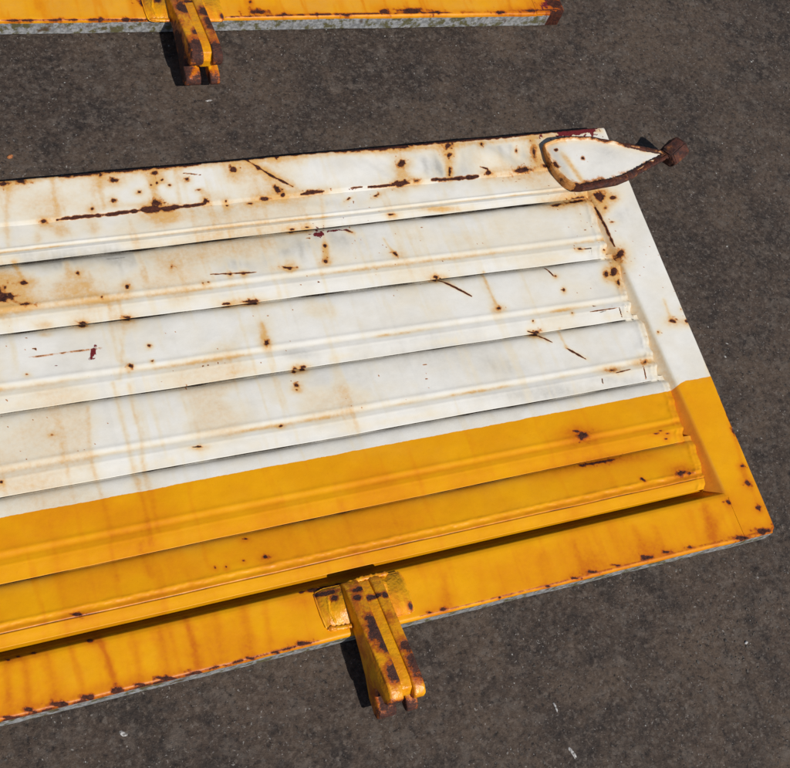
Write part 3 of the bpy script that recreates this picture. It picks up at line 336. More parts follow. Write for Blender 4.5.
# lower (lip) edge of each slat: v at the left (u=.1) and right (u=1.02), height of the lip
LIPS = [(.8440, .8440, .0325), (.7440, .7340, .0325), (.6352, .6272, .0325), (.5285, .5235, .0325), (.4238, .4238, .0330), (.3492, .3478, .0350)]
def lipv(k, u):
    if k < 0: return np.full_like(u, .9015) + .0012*(fbm(u*9, u*0, 2, 4)-.5)
    a, b, z = LIPS[k]; return a+(b-a)*(u-.1)/.92 + .0022*(fbm(u*6, u*0+k*3.3, 3, 8)-.5)
def slat_mesh(k, wear, du):
    t = np.concatenate([np.linspace(0, .62, int(.062/du)+4, endpoint=False), np.linspace(.62, .965, int(.05/du)+10, endpoint=False), np.linspace(.965, .992, 5), [.9965, 1.0]])
    nt = len(t); ncol = int((1.03-U0)/du)
    s = np.linspace(0, 1, ncol)
    # right-hand end of the pressing: trimmed back towards the lip, with an ear on the ridge
    ue = 1.0475 - .0205*t**1.1 + .0045*(.2+vnoise(np.full(1, k*1.7), np.full(1, 3.1), 5)[0])*np.exp(-((t-.79-.03*math.sin(k*2.1))/.04)**2) - .002*sstep(.9, 1, t)*math.sin(k*1.3+1)
    if k == 0: ue = ue*0+1.040
    ue = ue + .0022*(fbm(t*10, t*0+k, 3, 40+k)-.5)*2
    U = U0 + (ue[:, None]-U0)*s[None, :]
    T = np.repeat(t[:, None], ncol, 1)
    vt = lipv(k-1, U) + .009; vb = lipv(k, U)
    V = vt + (vb-vt)*T
    zl = LIPS[k][2]; z0 = .0255 if k else .0280
    pitch = (vt-vb)
    base = z0 + (zl-.0028-z0)*np.clip(T/.66, 0, 1)
    Z = base + .0006*np.exp(-((T-.67)/.03)**2) - .0004*np.exp(-((T-.735)/.03)**2)
    Z = Z + (.0008)*sstep(.72, .83, T) + .0003*np.exp(-((T-.815)/.02)**2) - .0013*sstep(.84, 1.0, T)
    d = (1-T)*pitch
    Z = Z - .0003*(1-np.sqrt(np.clip(1-(1-np.clip(d/.0010, 0, 1))**2, 0, 1)))
    dd = T*pitch - .009
    if k > 0: Z = Z - .0046*np.exp(-np.clip(dd+.001, 0, 1)/.0052)*(.6+.8*fbm(U*5, V*0, 2, 95+k))
    # handled sheet is never flat
    Z = Z + .0020*(fbm(U*5, V*8, 3, 60+k)-.5) + .0009*(fbm(U*28, V*30, 3, 61+k)-.5)
    if k == 5:      # lapped seam with lumpy weld above the lip
        Z = Z + .0016*(fbm(U*90, V*120, 3, 65)-.5)*np.exp(-((T-.70)/.07)**2)
    if k == 5: Z = Z - .0012*np.exp(-((T-.805-.010*(fbm(U*8, V*0, 2, 19)-.5))/.010)**2)
    if k == 0: Z = Z + .0006*(fbm(U*20, V*30, 3, 66)-.5)
    # end: ears, weld lumps, then the end face
    e = (ue[:, None]-U)
    Z = Z + .0014*np.exp(-(e/.006)**2)*np.exp(-((T-.79)/.06)**2) + .0010*np.exp(-((e-.012)/.003)**2) \
        + .0018*(fbm(U*110, V*110, 2, 33)-.5)*np.exp(-(e/.010)**2) + .0030*(fbm(U*45, V*45, 2, 34+k)-.5)*np.exp(-(e/.03)**2)
    Z = Z - .0020*(1-sstep(0, .005, e))
    ex = np.array([.0012, .0022, .0032, .0045, .006]); ez = np.array([.0012, .0035, .0070, .0110, .0150])
    U = np.concatenate([U, U[:, -1:]+ex[None]], 1); V = np.concatenate([V, np.repeat(V[:, -1:], 5, 1)], 1)
    Z = np.concatenate([Z, np.maximum(Z[:, -1:]-ez[None], .006)], 1)
    T2 = np.concatenate([T, np.repeat(T[:, -1:], 5, 1)], 1)
    crack_shade = np.zeros_like(U)
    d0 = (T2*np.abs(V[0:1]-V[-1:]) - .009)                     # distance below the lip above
    if k > 0: crack_shade = (.30+.55*fbm(U*18, V*0, 3, 6+k))*(1-sstep(-.0024, .0013, d0 + .0012*(fbm(U*70, V*70, 3, 2)-.5)))
    crack_shade = crack_shade*(1-sstep(1.018, 1.024, U))
    if k == 5:
        ln_ = T2-.805-.010*(fbm(U*8, V*0, 2, 19)-.5)
        crack_shade = np.maximum(crack_shade, np.exp(-(ln_/.0085)**2)*(.15+.75*fbm(U*30, V*0, 3, 15))*(1-sstep(1.012, 1.020, U)))
    nn = fbm(U*12, V*3, 3, 44+k); nf = fbm(U*90, V*160, 3, 45+k)
    est = np.exp(-((T2-.735-.012*(nn-.5))/.030)**2)*(.18+.75*sstep(.3, .75, nn))*(.5+nf)*(.75 if k < 4 else .45)
    est = est + .22*np.exp(-((T2-.93)/.05)**2)*sstep(.45, .75, fbm(U*16, V*0, 3, 48+k))*(k < 4)
    eend = np.abs(U-ue[:, None])
    if k == 5: est = est + .55*np.exp(-((T2-.79)/.03)**2)*(.3+nf)
    est = est + .38*np.exp(-(eend/.012)**2)*(.3+nf)*(k < 5)
    grime_shade = .16*np.exp(-np.clip(d0, 0, 1)/.0050)*(.4+1.1*fbm(U*25, V*6, 3, 52+k))*(k > 0)  # soft shade below each lip, painted in through the grime channel
    # undercut below the lip
    n = 5; q = np.array([.03, .25, .5, .75, 1.0])[:, None]
    depth = .0130 if k < 5 else .027
    back = .0125 if k < 5 else .030
    Zu = np.maximum(Z[-1:]-depth*q, .0052+.0*q); Vu = V[-1:]+back*q**1.1
    U = np.concatenate([U, np.repeat(U[-1:], n, 0)]); V = np.concatenate([V, Vu]); Z = np.concatenate([Z, Zu])
    est = np.concatenate([est, np.repeat(est[-1:]*0, n, 0)]); grime_shade = np.concatenate([grime_shade, np.repeat(grime_shade[-1:]*0, n, 0)])
    crack_shade = np.concatenate([crack_shade, np.full((n, U.shape[1]), .66 if k < 5 else .62)*(1-sstep(1.010, 1.020, U[-n:]))])  # lip underside: joint dirt plus shade painted in dark
    return grid_mesh('slat', U, V, Z, M_PAINT, wear, None, crack_shade, (est, grime_shade))
def rail_profile(pts, step):
    """pts: (across, z, flank) polyline -> densely sampled"""
    P = np.array(pts, float); out = [P[0]]
    for a, b in zip(P[:-1], P[1:]):
        n = max(1, int(np.hypot(*(b-a)[:2])/step))
        for i in range(1, n+1): out.append(a+(b-a)*i/n)
    return np.array(out)
def rnd(cx, cz, r, a0, a1, n=5):
    return [(cx+r*math.cos(a), cz+r*math.sin(a)) for a in np.linspace(math.radians(a0), math.radians(a1), n)]
def top_rail_mesh(wear, du, uend):
    pr_ = [(.896, .0262, 0), (.900, .0282, 0), (.906, .0298, 0)] + [(.9675+.006*math.sin(a), .0240+.006*math.cos(a), 0) for a in np.linspace(0, math.pi/2, 7)] + [(.9737, .018, .9), (.9737, .002, .9)]
    P = rail_profile(pr_, du); u = np.linspace(U0, uend, int((uend-U0)/du))
    U, V = np.meshgrid(u, P[:, 0]); Z = np.repeat(P[:, 1:2], len(u), 1); Sd = np.repeat(P[:, 2:3], len(u), 1)
    top = np.exp(-((V-.937)/.03)**2)
    Z = Z + top*(.0016*(fbm(U*5, V*6, 3, 70)-.5) + np.clip(U-.40, 0, .6)*.0230*(fbm(U*22+V*12, V*9, 3, 71)-.5))
    V = V + .0012*(fbm(U*16, U*0, 3, 75)-.5)*sstep(.94, .97, V)
    return grid_mesh('top_rail', U, V, Z, M_PAINT, wear, Sd)
def bottom_rail_mesh(wear, du):
    pr_ = [(.362, .0060, 0), (.3500, .0085, 0), (.3440, .0150, 0), (.3395, .0235, 0), (.3355, .0282, 0), (.331, .0297, 0), (.327, .0300, 0), (.279, .0300, 0)] + \
          [(.2755-.0045*math.sin(a), .0255+.0045*math.cos(a), 0) for a in np.linspace(0, math.pi/2, 6)] + [(.2710, .0243, .35), (.2709, .022, .9), (.2705, .002, .9)]
    P = rail_profile(pr_, du); u = np.linspace(U0, 1.0588, int((1.0588-U0)/du))
    U, V = np.meshgrid(u, P[:, 0]); Z = np.repeat(P[:, 1:2], len(u), 1); Sd = np.repeat(P[:, 2:3], len(u), 1)
    Z = Z + (.0011*(fbm(U*7, V*9, 3, 80)-.5) + .0004*(fbm(U*60, V*60, 3, 82)-.5))*sstep(.012, .028, Z)
    V = V + .0016*(fbm(U*22, U*0, 4, 85)-.5)*sstep(.284, .272, V)
    V = V - .0062*np.clip((U-.05)/1.0, 0, 1)*sstep(.300, .275, V)
    Z = Z - .0005*np.exp(-((U-1.0588)/.0010)**2)
    return grid_mesh('bottom_rail', U, V, Z, M_PAINT, wear, Sd)
def end_rail_mesh(wear, du, vtop):
    pr_ = [(-.020, .0052, 0), (.000, .0050, 0), (.0035, .0062, 0), (.0225, .0278, 0), (.0250, .0294, 0), (.029, .0302, 0), (.080, .0304, 0)] + \
          [(.0815+.0045*math.sin(a), .0259+.0045*math.cos(a), 0) for a in np.linspace(0, math.pi/2, 6)] + [(.0861, .020, .9), (.0865, .002, .9)]
    P = rail_profile(pr_, du); v = np.linspace(.2655, vtop, int((vtop-.2655)/du))
    A, V = np.meshgrid(P[:, 0], v)
    Z = np.repeat(P[None, :, 1], len(v), 0); Sd = np.repeat(P[None, :, 2], len(v), 0)
    low = 1-sstep(.3275, .3345, V)                                   # butts against the bottom rail below the trough
    U = 1.033 + A
    Uin = 1.0592
    U = np.where(A < .029, U*(1-low) + low*(Uin+A*.05), U)
    Z = np.where(A < .029, Z*(1-low) + low*.0302, Z)
    # fold runs very slightly askew, outer edge a little battered
    U = U - .010*np.clip((V-.35)/.5, 0, 1)*(1-sstep(.029, .05, A)) + .0015*(fbm(V*14, V*0, 3, 90)-.5)*sstep(.06, .08, A)
    U = U + (np.interp(V, [.265, .51, .86], [-.005, -.001, .0055]))*sstep(.03, .08, A)
    Z = Z + (.0010*(fbm(U*8, V*8, 3, 92)-.5) + .0003*(fbm(U*60, V*60, 3, 93)-.5))*sstep(.026, .030, Z)
    # round the bottom corner and close the lower flank
    corner = sstep(.2655+.010, .2655, V)
    U = U - .006*corner**2*sstep(.05, .085, A)
    ext_v = np.array([[.2650], [.2645], [.2642]]); ext_z = np.array([[.0275], [.022], [.002]])
    U = np.concatenate([np.repeat(U[:1], 3, 0), U]); V = np.concatenate([np.repeat(ext_v[::-1], U.shape[1], 1), V])
    Zx = np.minimum(ext_z[::-1], np.repeat(Z[:1], 3, 0)); Z = np.concatenate([Zx, Z])
    sx = np.repeat(np.array([[.9], [.8], [.2]]), U.shape[1], 1); Sd = np.concatenate([sx, Sd])
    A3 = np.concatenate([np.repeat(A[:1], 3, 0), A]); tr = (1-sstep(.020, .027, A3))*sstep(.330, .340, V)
    est = tr*(.34+.5*(fbm(U*60, V*22, 3, 97)-.3)); grime_shade = tr*.34  # trough tint: gathered dirt plus the slope's shade painted into the colour
    return grid_mesh('end_rail', U[:, ::-1], V[:, ::-1], Z[:, ::-1], M_PAINT, wear, Sd[:, ::-1], None, (est[:, ::-1], grime_shade[:, ::-1]))
def prism(name, poly, x0, x1, mat, hole=None, bevel=.002, x0b=None):
    """side profile in (v,z) extruded along u, optional round hole, edges bevelled by a modifier"""
    loops = [[Vector((p[0], p[1], 0)) for p in poly]]
    if hole:
        hv, hz, hr = hole; loops.append([Vector((hv+hr*math.cos(a), hz+hr*math.sin(a), 0)) for a in np.linspace(0, -2*math.pi, 20, endpoint=False)])
    tri = tessellate_polygon(loops); pts = [p for l in loops for p in l]
    bm = bmesh.new(); zs = [p.y for p in pts]; zt, zb = max(zs), min(zs)
    def lx(p): return x0 if x0b is None else x0 + (x0b-x0)*(zt-p.y)/(zt-zb)
    A = [bm.verts.new((lx(p), p.x, p.y)) for p in pts]; B = [bm.verts.new((x1, p.x, p.y)) for p in pts]
    for a, b, c in tri:
        bm.faces.new((A[a], A[b], A[c])); bm.faces.new((B[c], B[b], B[a]))
    o = 0
    for l in loops:
        n = len(l)
        for i in range(n):
            j = (i+1) % n; bm.faces.new((A[o+i], B[o+i], B[o+j], A[o+j]))
        o += n
    bmesh.ops.recalc_face_normals(bm, faces=bm.faces)
    bmesh.ops.dissolve_limit(bm, angle_limit=.01, verts=bm.verts, edges=bm.edges)
    bmesh.ops.bevel(bm, geom=[e for e in bm.edges if len(e.link_faces) == 2 and e.calc_face_angle(0) > .6], offset=bevel, segments=3, affect='EDGES', profile=.5, clamp_overlap=True)
    me = bpy.data.meshes.new(name); bm.to_mesh(me); bm.free()
    me.materials.append(mat)
    for p in me.polygons: p.use_smooth = True
    try: me.set_sharp_from_angle(angle=math.radians(40))
    except Exception: pass
    return me
def bead(name, path, r, mat, seed, seg=10, lump=.35):
    """a lumpy weld bead swept along a path"""
    P = [Vector(p) for p in path]; pts = []
    for a, b in zip(P[:-1], P[1:]):
        n = max(2, int((b-a).length/.0022))
        pts += [a.lerp(b, i/n) for i in range(n)]
    pts.append(P[-1]); V = []; R = random.Random(seed); n = len(pts)
    for i, p in enumerate(pts):
        d = (pts[min(i+1, n-1)]-pts[max(i-1, 0)]).normalized(); sx = d.cross(Vector((0, 0, 1))).normalized(); up = sx.cross(d)
        rr = r*(1-lump+2*lump*R.random())*(1 if 0 < i < n-1 else .3)
        for k in range(seg):
            a = 2*math.pi*k/seg; V.append(p+sx*rr*math.cos(a)*1.15+up*rr*math.sin(a)*.8)
    F = [(i*seg+k, i*seg+(k+1) % seg, (i+1)*seg+(k+1) % seg, (i+1)*seg+k) for i in range(n-1) for k in range(seg)]
    zer = np.zeros((len(V), 4)); w2 = zer.copy(); w2[:, 3] = 1
    return mesh_from(name, [tuple(v) for v in V], F, mat, True, {'wear': zer, 'wear2': w2})
def hook_profile(drop=0.0):
    """side view of a lug: rises to the tip, where a slot parts an upper nose from a longer lower one"""
    return [(.333, .0305), (.333, .036-drop*.3), (.324, .0445-drop), (.300, .0510-drop), (.262, .0610-drop), (.225, .0715-drop), (.196, .0785-drop), (.181, .0785-drop), (.173, .0735), (.171, .0640),
            (.1745, .0560), (.186, .0515), (.1965, .0475), (.1975, .0425), (.190, .0395), (.176, .0390), (.167, .0365), (.163, .0300), (.1645, .0235), (.172, .0200), (.192, .0195), (.214, .0260), (.245, .0300), (.262, .0308)]
HINGE_PATCHES = [(.481, .262, .061, .008, .024, .012), (.486, .243, .067, .007, .015, .012), (.484, .206, .078, .010, .012, .012), (.490, .211, .074, .008, .010, .012),
                 (.511, .235, .069, .008, .011, .010), (.513, .207, .078, .010, .016, .014), (.500, .305, .048, .008, .0035, .012), (.512, .303, .048, .005, .004, .012),
                 (.482, .318, .042, .010, .004, .010), (.476, .309, .047, .006, .004, .01), (.49, .168, .033, .034, .011, .013), (.474, .178, .036, .010, .018, .016), (.442, .326, .033, .016, .003, .01), (.452, .317, .034, .005, .004, .01),
                 (.470, .30, .034, .003, .007, .006), (.545, .285, .033, .003, .006, .006)]
UP_PATCHES = [(.481, .285, .055, .009, .016, .012), (.486, .225, .073, .006, .008, .01), (.479, .186, .074, .013, .022, .022), (.513, .245, .066, .010, .020, .012), (.510, .184, .074, .013, .024, .022),
              (.513, .275, .058, .009, .012, .01), (.49, .166, .027, .04, .016, .018), (.464, .22, .045, .006, .05, .02), (.445, .326, .033, .012, .006, .01), (.466, .185, .035, .012, .03, .025)]
HINGE_PATCHES += [(.495, .165, .026, .05, .013, .014), (.478, .170, .060, .022, .006, .014), (.51, .172, .055, .012, .006, .008)]
M_PAD = make_hinge_paint('weld_pad_paint', [p for p in HINGE_PATCHES if p[2] < .036], .5)
M_WEB = make_hinge_paint('hinge_groove_paint', [(.495, .305, .045, .012, .004, .01)], .35)
def make_hinge(parent, mat, seed, shift=(0, 0)):
    web = prism('hinge', [(.330, .0306), (.330, .036), (.30, .0468), (.262, .0568), (.225, .0674), (.196, .0745), (.184, .0735), (.178, .062), (.180, .046), (.215, .036), (.262, .032)], .4860, .5035, M_WEB, None, .002)
    h = link('hinge', web, parent, (OFF[0]+shift[0], OFF[1]+shift[1], 0))
    l1 = prism('lug', hook_profile(), .4705, .4880, mat, None, .0036, .4630)
    l2 = prism('lug', hook_profile(.001), .5015, .5165, mat, None, .0036)
    link('lug', l1, h); link('lug', l2, h)
    # weld pad on the rail
    wob = random.Random(seed)
    out = [(.4300, .3290), (.4420, .3325), (.5000, .3325), (.5440, .3318), (.5480, .3250), (.5495, .2950), (.5500, .2810), (.5440, .2775), (.5000, .2770), (.4400, .2782), (.4330, .2830), (.4305, .3000)]
    bm = bmesh.new(); vs_ = [bm.verts.new((a+wob.uniform(-.0008, .0008), b+wob.uniform(-.0008, .0008), .0338)) for a, b in out]
    f = bm.faces.new(vs_); ex = bmesh.ops.extrude_face_region(bm, geom=[f])
    for v in ex['geom']:
        if isinstance(v, bmesh.types.BMVert): v.co.z = .0296; v.co.x += (v.co.x-.49)*.03; v.co.y += (v.co.y-.305)*.03
    bmesh.ops.recalc_face_normals(bm, faces=bm.faces)
    bmesh.ops.bevel(bm, geom=[e for e in bm.edges if e.calc_face_angle(0) > .3], offset=.0022, segments=3, affect='EDGES')
    me = bpy.data.meshes.new('weld_pad'); bm.to_mesh(me); bm.free(); me.materials.append(M_PAD)
    for p in me.polygons: p.use_smooth = True
    link('weld_pad', me, h)
    for i, path in enumerate(([(.4345, .2825, .0335), (.450, .2800, .0338), (.4665, .2790, .0342)], [(.4672, .2800, .0345), (.4690, .3050, .0350), (.4725, .3260, .0345)], [(.446, .286, .0335), (.4425, .305, .0338), (.4460, .322, .0335)],
                              [(.5205, .2800, .0345), (.5200, .3050, .0350), (.5195, .3250, .0345)], [(.472, .331, .0340), (.495, .333, .0345), (.530, .3325, .0335)])):
        link('weld_bead', bead('weld_bead', path, .0027 if i != 2 else .0018, mat, seed*9+i), h)
    return h
def make_latch(parent, wear_seed):
    """pointed catch plate standing proud of the corner, rusted along its rim, with a rusted eye at the tip"""
    O = np.array([(.981, .903), (.9815, .934), (.985, .9372), (1.030, .9388), (1.064, .9350), (1.130, .9130), (1.186, .8925), (1.190, .8840), (1.160, .8740),
                  (1.105, .8530), (1.082, .8470), (1.045, .8445), (1.012, .8425), (1.004, .8440), (.992, .8580), (.984, .8800)])
    n = 220; Q = np.concatenate([O, O[:1]]); L = np.concatenate([[0], np.cumsum(np.hypot(*np.diff(Q, axis=0).T))])
    sN = np.linspace(0, L[-1], n, endpoint=False); ox = np.interp(sN, L, Q[:, 0]); oy = np.interp(sN, L, Q[:, 1])
    for _ in range(2): ox = (np.roll(ox, 1)+ox*2+np.roll(ox, -1))/4; oy = (np.roll(oy, 1)+oy*2+np.roll(oy, -1))/4
    # closest point on a spine gives an even rim
    sx = np.clip(ox, 1.015, 1.15); sy = .8915 + (sx-1.015)*(-.030)
    rings = np.concatenate([np.linspace(0, .70, 16), np.linspace(.715, 1.0, 26)])
    X = ox[None]*rings[:, None] + sx[None]*(1-rings[:, None]); Y = oy[None]*rings[:, None] + sy[None]*(1-rings[:, None])
    dist = np.hypot(X-ox[None], Y-oy[None])
    rimw = np.where(Y > .8915-(X-1.015)*.03, .0030, .0065)*(.8+.5*fbm(X*50, Y*50, 2, 27))
    Z = .0630 - .0050*sstep(rimw*.75, rimw*1.15+.0012, dist) - .0015*np.exp(-(dist/.0011)**2)
    Z = Z + .0010*(fbm(X*60, Y*60, 3, 17)-.5) + .0014*(fbm(X*150, Y*150, 3, 18)-.5)*np.exp(-(dist/.007)**2)
    Z = Z - .010*sstep(1.012, .982, X)**1.3
    top = Y > .8915-(X-1.015)*.03
    # flank going down
    qz = np.array([.002, .005, .008, .011, .014]); fl = np.repeat(Z[-1:], 5, 0)-qz[:, None]
    fx = np.repeat(X[-1:], 5, 0)-(X[-1:]-1.08)*.02*(qz/.014)[:, None]; fy = np.repeat(Y[-1:], 5, 0)-(Y[-1:]-.89)*.03*(qz/.014)[:, None]
    X = np.concatenate([X, fx]); Y = np.concatenate([Y, fy]); Z = np.concatenate([Z, fl]); dist = np.concatenate([dist, np.zeros_like(fx)]); top = np.concatenate([top, np.repeat(top[-1:], 5, 0)])
    r_, c_ = X.shape; i = np.arange(r_*c_).reshape(r_, c_); j = np.roll(i, -1, 1)
    F = np.stack([i[:-1], j[:-1], j[1:], i[1:]], -1).reshape(-1, 4)
    wn_ = fbm(X*90, Y*90, 3, 23)
    w = np.where(top, .0038, .0085)*np.clip(1+.8*(wn_-.5)*2, .4, 2)
    R = np.clip(1.25-dist/w*.75, 0, 1)
    R = R*np.where(X < 1.002, .15+.55*wn_, 1)
    R = np.maximum(R, blobs(X, Y, [(1.036, .8985, .0042, 0, 0, .0040, 1.), (.998, .9205, .0035, 0, 0, .0040, 1.), (.9885, .8935, .0055, 0, 0, .009, 1.), (.986, .915, .003, 0, 0, .008, .6), (1.020, .8462, .016, 0, 0, .005, .8), (1.006, .852, .007, 0, 0, .006, .9)]))  # rust marks; the oval at the left end paints in a dark shadow spot
    St = np.clip(np.exp(-(dist/.012)**2)*.8*np.where(X < 1.02, 1.1, .7), 0, 1)
    St = np.maximum(St, .8*np.exp(-((X-1.010-(.89-Y)*.25)/.007)**2)*sstep(.93, .90, Y))
    G = .35*sstep(1.02, .985, X) + .30*np.exp(-((X-1.085)/.02)**2-((Y-.905)/.02)**2)+.2*fbm(X*40, Y*40, 3, 3)
    z0 = np.zeros_like(X)
    me = mesh_from('latch_plate', np.stack([X, Y, Z], -1), F, M_PAINT, True, {'wear': np.stack([R, St, G, z0], -1), 'wear2': np.stack([z0, z0, z0, z0+1], -1)})
    lp = link('latch_plate', me, parent, (OFF[0], OFF[1], -.0105)); lp.scale = (1.0075, 1.0075, 1)
    # foot that carries the plate on the rail
    foot = prism('foot', [(.862, .0285), (.862, .0475), (.918, .0490), (.918, .0285)], 1.020, 1.098, M_RUST, None, .003); link('foot', foot, lp)
    link('rim_bar', bead('rim_bar', [(1.012, .8470, .0560), (1.045, .8475, .0585), (1.080, .8510, .0590), (1.106, .8575, .0590), (1.150, .8745, .0580), (1.185, .8870, .0570), (1.203, .8935, .0550)], .0052, M_RUST, 21, 10, .14), lp)
    link('rim_bar', bead('rim_bar', [(1.120, .9150, .0590), (1.160, .9010, .0585), (1.190, .8925, .0570), (1.204, .8950, .0550)], .0036, M_RUST, 22, 10, .14), lp)
    # rusted eye at the tip: a short hexagonal barrel with a bore
    bm = bmesh.new(); k = 6; ax = Vector((.82, .42, .25)).normalized(); a1 = ax.cross(Vector((0, 0, 1))).normalized(); a2 = a1.cross(ax); cen = Vector((1.2090, .8955, .0540))
    rr = random.Random(4); rings_ = []
    for d, r in ((-.019, .0165), (-.016, .0195), (.015, .0200), (.018, .0172), (.0175, .0100), (.006, .0095)):
        rings_.append([bm.verts.new(cen+ax*d+(a1*math.cos(a)+a2*math.sin(a))*r*rr.uniform(.94, 1.06)) for a in [math.radians(60*q+18) for q in range(k)]])
    for A, B in zip(rings_[:-1], rings_[1:]):
        for q in range(k): bm.faces.new((A[q], A[(q+1) % k], B[(q+1) % k], B[q]))
    bm.faces.new(rings_[0][::-1]); bm.faces.new(rings_[-1])
    bmesh.ops.recalc_face_normals(bm, faces=bm.faces)
    bmesh.ops.bevel(bm, geom=list(bm.edges), offset=.0016, segments=2, affect='EDGES', clamp_overlap=True)
    bmesh.ops.subdivide_edges(bm, edges=bm.edges, cuts=1, use_grid_fill=True)
    for v in bm.verts: v.co += Vector((rr.uniform(-1, 1), rr.uniform(-1, 1), rr.uniform(-1, 1)))*.0006
    me = bpy.data.meshes.new('tip_eye'); bm.to_mesh(me); bm.free(); me.materials.append(M_RUST)
    for p in me.polygons: p.use_smooth = True
    try: me.set_sharp_from_angle(angle=math.radians(45))
    except Exception: pass
    link('tip_eye', me, lp)
    return lp
def box_mesh(name, x0, x1, y0, y1, z0, z1, mat):
    V = [(x, y, z) for x in (x0, x1) for y in (y0, y1) for z in (z0, z1)]
    F = [(0, 1, 3, 2), (4, 6, 7, 5), (0, 4, 5, 1), (2, 3, 7, 6), (0, 2, 6, 4), (1, 5, 7, 3)]
    return mesh_from(name, V, F, mat, False)
def make_panel(label, group, wear, du, du_rail, hinge_mat, seed, latch=True, shift=(0, 0)):
    e = bpy.data.objects.new('trailer_side_panel', None); COL.objects.link(e); e.empty_display_size = .1
    e['label'] = label; e['category'] = 'side panel'; e['group'] = group
    for k in range(6): link('slat', slat_mesh(k, wear, du), e, OFF)
    link('top_rail', top_rail_mesh(wear, du, 1.1195), e, OFF)
    link('bottom_rail', bottom_rail_mesh(wear, du_rail), e, OFF)
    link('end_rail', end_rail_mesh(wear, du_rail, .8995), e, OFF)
    link('back_sheet', box_mesh('back_sheet', U0, 1.045, .300, .955, .0015, .0050, M_DARK), e, OFF)
    make_hinge(e, hinge_mat, seed, shift)
    if latch: make_latch(e, seed)
    return e
M_DARK = make_plain('dark_steel', (.035, .028, .024), (.07, .045, .03), 60, .8)

# ---------------------------------------------------------------- ground
def ground():
    def axis(lo, hi, a, b, fine):
        core = np.arange(a, b, fine); left = a-np.geomspace(fine*1.3, a-lo, 40)[::-1]; right = b+np.geomspace(fine*1.3, hi-b, 40)
        return np.concatenate([left, core, right])
    x = axis(-6, 8, -.15, 1.75, .0034); y = axis(-6, 8, -.15, 1.4, .0034)
    X, Y = np.meshgrid(x, y)
    Z = .0022*(fbm(X*7, Y*7, 3, 201)-.5) + .0016*(fbm(X*60, Y*60, 3, 202)-.5) + .0012*(vnoise(X*170, Y*170, 203)-.5)
    Z = Z-.0022
    r, c = X.shape; i = np.arange(r*c).reshape(r, c)
    F = np.stack([i[:-1, :-1], i[:-1, 1:], i[1:, 1:], i[1:, :-1]], -1).reshape(-1, 4)
    o = link('asphalt_ground', mesh_from('asphalt_ground', np.stack([X, Y, Z], -1), F, M_ASPHALT, True)); o['kind'] = 'structure'
    o['label'] = 'dark brown-grey worn asphalt under both panels'
ground()
def grit():
    n = 20000
    x = rng.uniform(-.1, 1.7, n); y = rng.uniform(-.1, 1.4, n)
    size = np.clip(rng.lognormal(math.log(.0008), .4, n), .0004, .0020)
    base = np.array([(1, 0, 0), (0, 1, 0), (-1, 0, 0), (0, -1, 0), (0, 0, .35), (0, 0, -.5)], float)
    tri = np.array([(0, 1, 4), (1, 2, 4), (2, 3, 4), (3, 0, 4), (1, 0, 5), (2, 1, 5), (3, 2, 5), (0, 3, 5)])
    V = np.repeat(base[None], n, 0)*(1+rng.uniform(-.35, .35, (n, 6, 3)))
    el = rng.uniform(.6, 1.6, n); V[:, :, 0] *= el[:, None]
    a = rng.uniform(0, 2*np.pi, n); ca, sa = np.cos(a)[:, None], np.sin(a)[:, None]
    X = V[:, :, 0]*ca-V[:, :, 1]*sa; Y = V[:, :, 0]*sa+V[:, :, 1]*ca
    P = np.stack([X, Y, V[:, :, 2]], -1)*size[:, None, None] + np.stack([x, y, np.full(n, -.0021)+size*.12], -1)[:, None]
    tone = np.clip(rng.beta(1.3, 2.2, n), 0, 1); wht = (rng.random(n) > .955)*1.0
    col = np.stack([tone, wht, tone*0, tone*0+1], -1); col = np.repeat(col[:, None], 6, 1)
    F = (tri[None]+6*np.arange(n)[:, None, None]).reshape(-1, 3)
    o = link('loose_grit', mesh_from('loose_grit', P, F, M_GRIT, False, {'tone': col})); o['kind'] = 'stuff'
    o['label'] = 'fine loose grit scattered over the asphalt'; o['category'] = 'grit'
grit()

# ---------------------------------------------------------------- the two panels
GROUP = 'drop-side panels laid flat on the asphalt'
p1 = make_panel('white and yellow ribbed steel side panel with rust stains and pointed catch, filling the middle', GROUP, wear_main, .0013, .0013, make_hinge_paint('hinge_paint', HINGE_PATCHES), 3)
p1.location = PC
p2 = make_panel('yellow panel edge with grey blotched flank and worn hinge at the top of the picture', GROUP, wear_upper, .0045, .0018, make_hinge_paint('hinge_paint_worn', UP_PATCHES), 11, True, (-.034, -.017))
TH = math.radians(-1.75)
def up(u, v): return (1.148+(u-1.118)*math.cos(TH)-(v-.272)*math.sin(TH), 1.2155+(u-1.118)*math.sin(TH)+(v-.272)*math.cos(TH))
p2.location = (*up(PC[0], PC[1]), 0); p2.rotation_euler = (0, 0, TH)

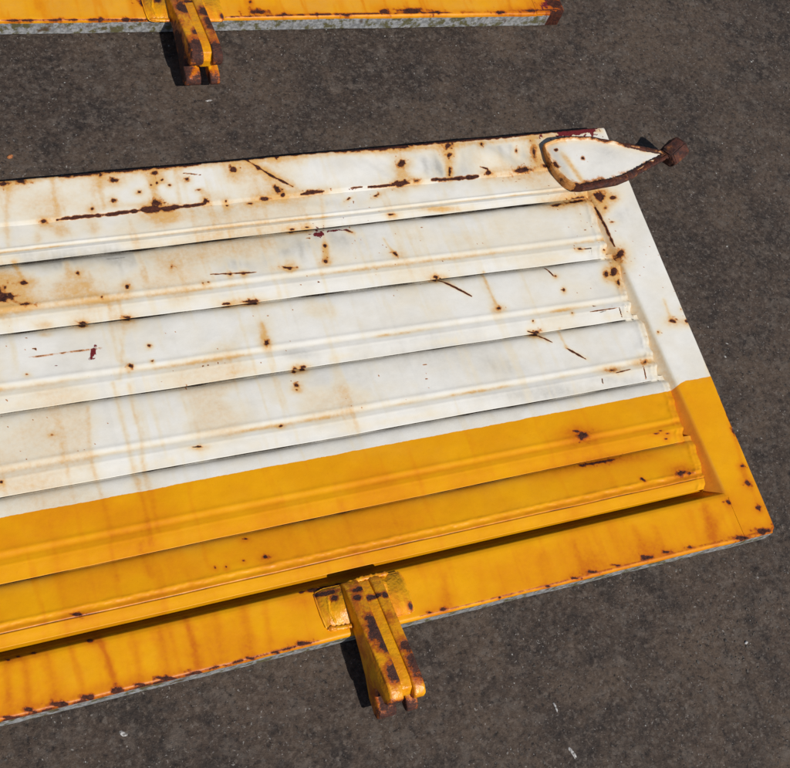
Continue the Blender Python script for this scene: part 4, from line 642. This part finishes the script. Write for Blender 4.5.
# ---------------------------------------------------------------- flecks on the asphalt
def fleck(name, x, y, rx, ry, rot, h, mat, label, cat, seed):
    R = random.Random(seed); bm = bmesh.new(); n = 11; ring = []
    for k in range(n):
        a = 2*math.pi*k/n; r = R.uniform(.7, 1.15); px, py = rx*r*math.cos(a), ry*r*math.sin(a)
        ring.append(bm.verts.new((px*math.cos(rot)-py*math.sin(rot), px*math.sin(rot)+py*math.cos(rot), -.0008)))
    top = [bm.verts.new((v.co.x*.75, v.co.y*.75, h*R.uniform(.7, 1.1))) for v in ring]
    for k in range(n): bm.faces.new((ring[k], ring[(k+1) % n], top[(k+1) % n], top[k]))
    c = bm.verts.new((0, 0, h*1.15))
    for k in range(n): bm.faces.new((top[k], top[(k+1) % n], c))
    me = bpy.data.meshes.new(name); bm.to_mesh(me); bm.free(); me.materials.append(mat)
    for p in me.polygons: p.use_smooth = True
    o = link(name, me, None, (x, y, -.0015)); o['label'] = label; o['category'] = cat
    return o
M_FLECK = make_plain('chalky_white', (.50, .49, .48), (.11, .10, .09), 330, .85)
M_OFLECK = make_plain('rust_flake', (.42, .16, .05), (.25, .08, .03), 400, .8)
fleck('paint_fleck', 0.7080, 0.0637, 0.0091, 0.0029, -1.284, 0.0004, M_FLECK, 'elongated white paint fleck on the asphalt near the bottom edge', 'paint fleck', 1)
fleck('paint_fleck', 0.1758, 0.2293, 0.0052, 0.0034, -0.674, 0.0006, M_FLECK, 'small white fleck on the asphalt below the left end of the yellow rail', 'paint fleck', 2)
fleck('paint_fleck', 0.7068, 0.1230, 0.0078, 0.0016, -1.459, 0.0003, M_FLECK, 'thin pale scrape of paint above the elongated white fleck', 'paint fleck', 3)
fleck('paint_fleck', 1.0147, 0.1329, 0.0029, 0.0026, -0.150, 0.0014, M_FLECK, 'tiny white dot on the asphalt near the lower right', 'paint fleck', 4)
fleck('paint_fleck', 0.4944, 1.1024, 0.0058, 0.0013, 0.112, 0.0003, M_FLECK, 'faint white scrape on the asphalt under the upper hinge', 'paint fleck', 5)
fleck('rust_flake', 0.1934, 1.0313, 0.0046, 0.0034, 0.199, 0.0018, M_OFLECK, 'orange rust flake on the asphalt at the left edge', 'flake', 6)
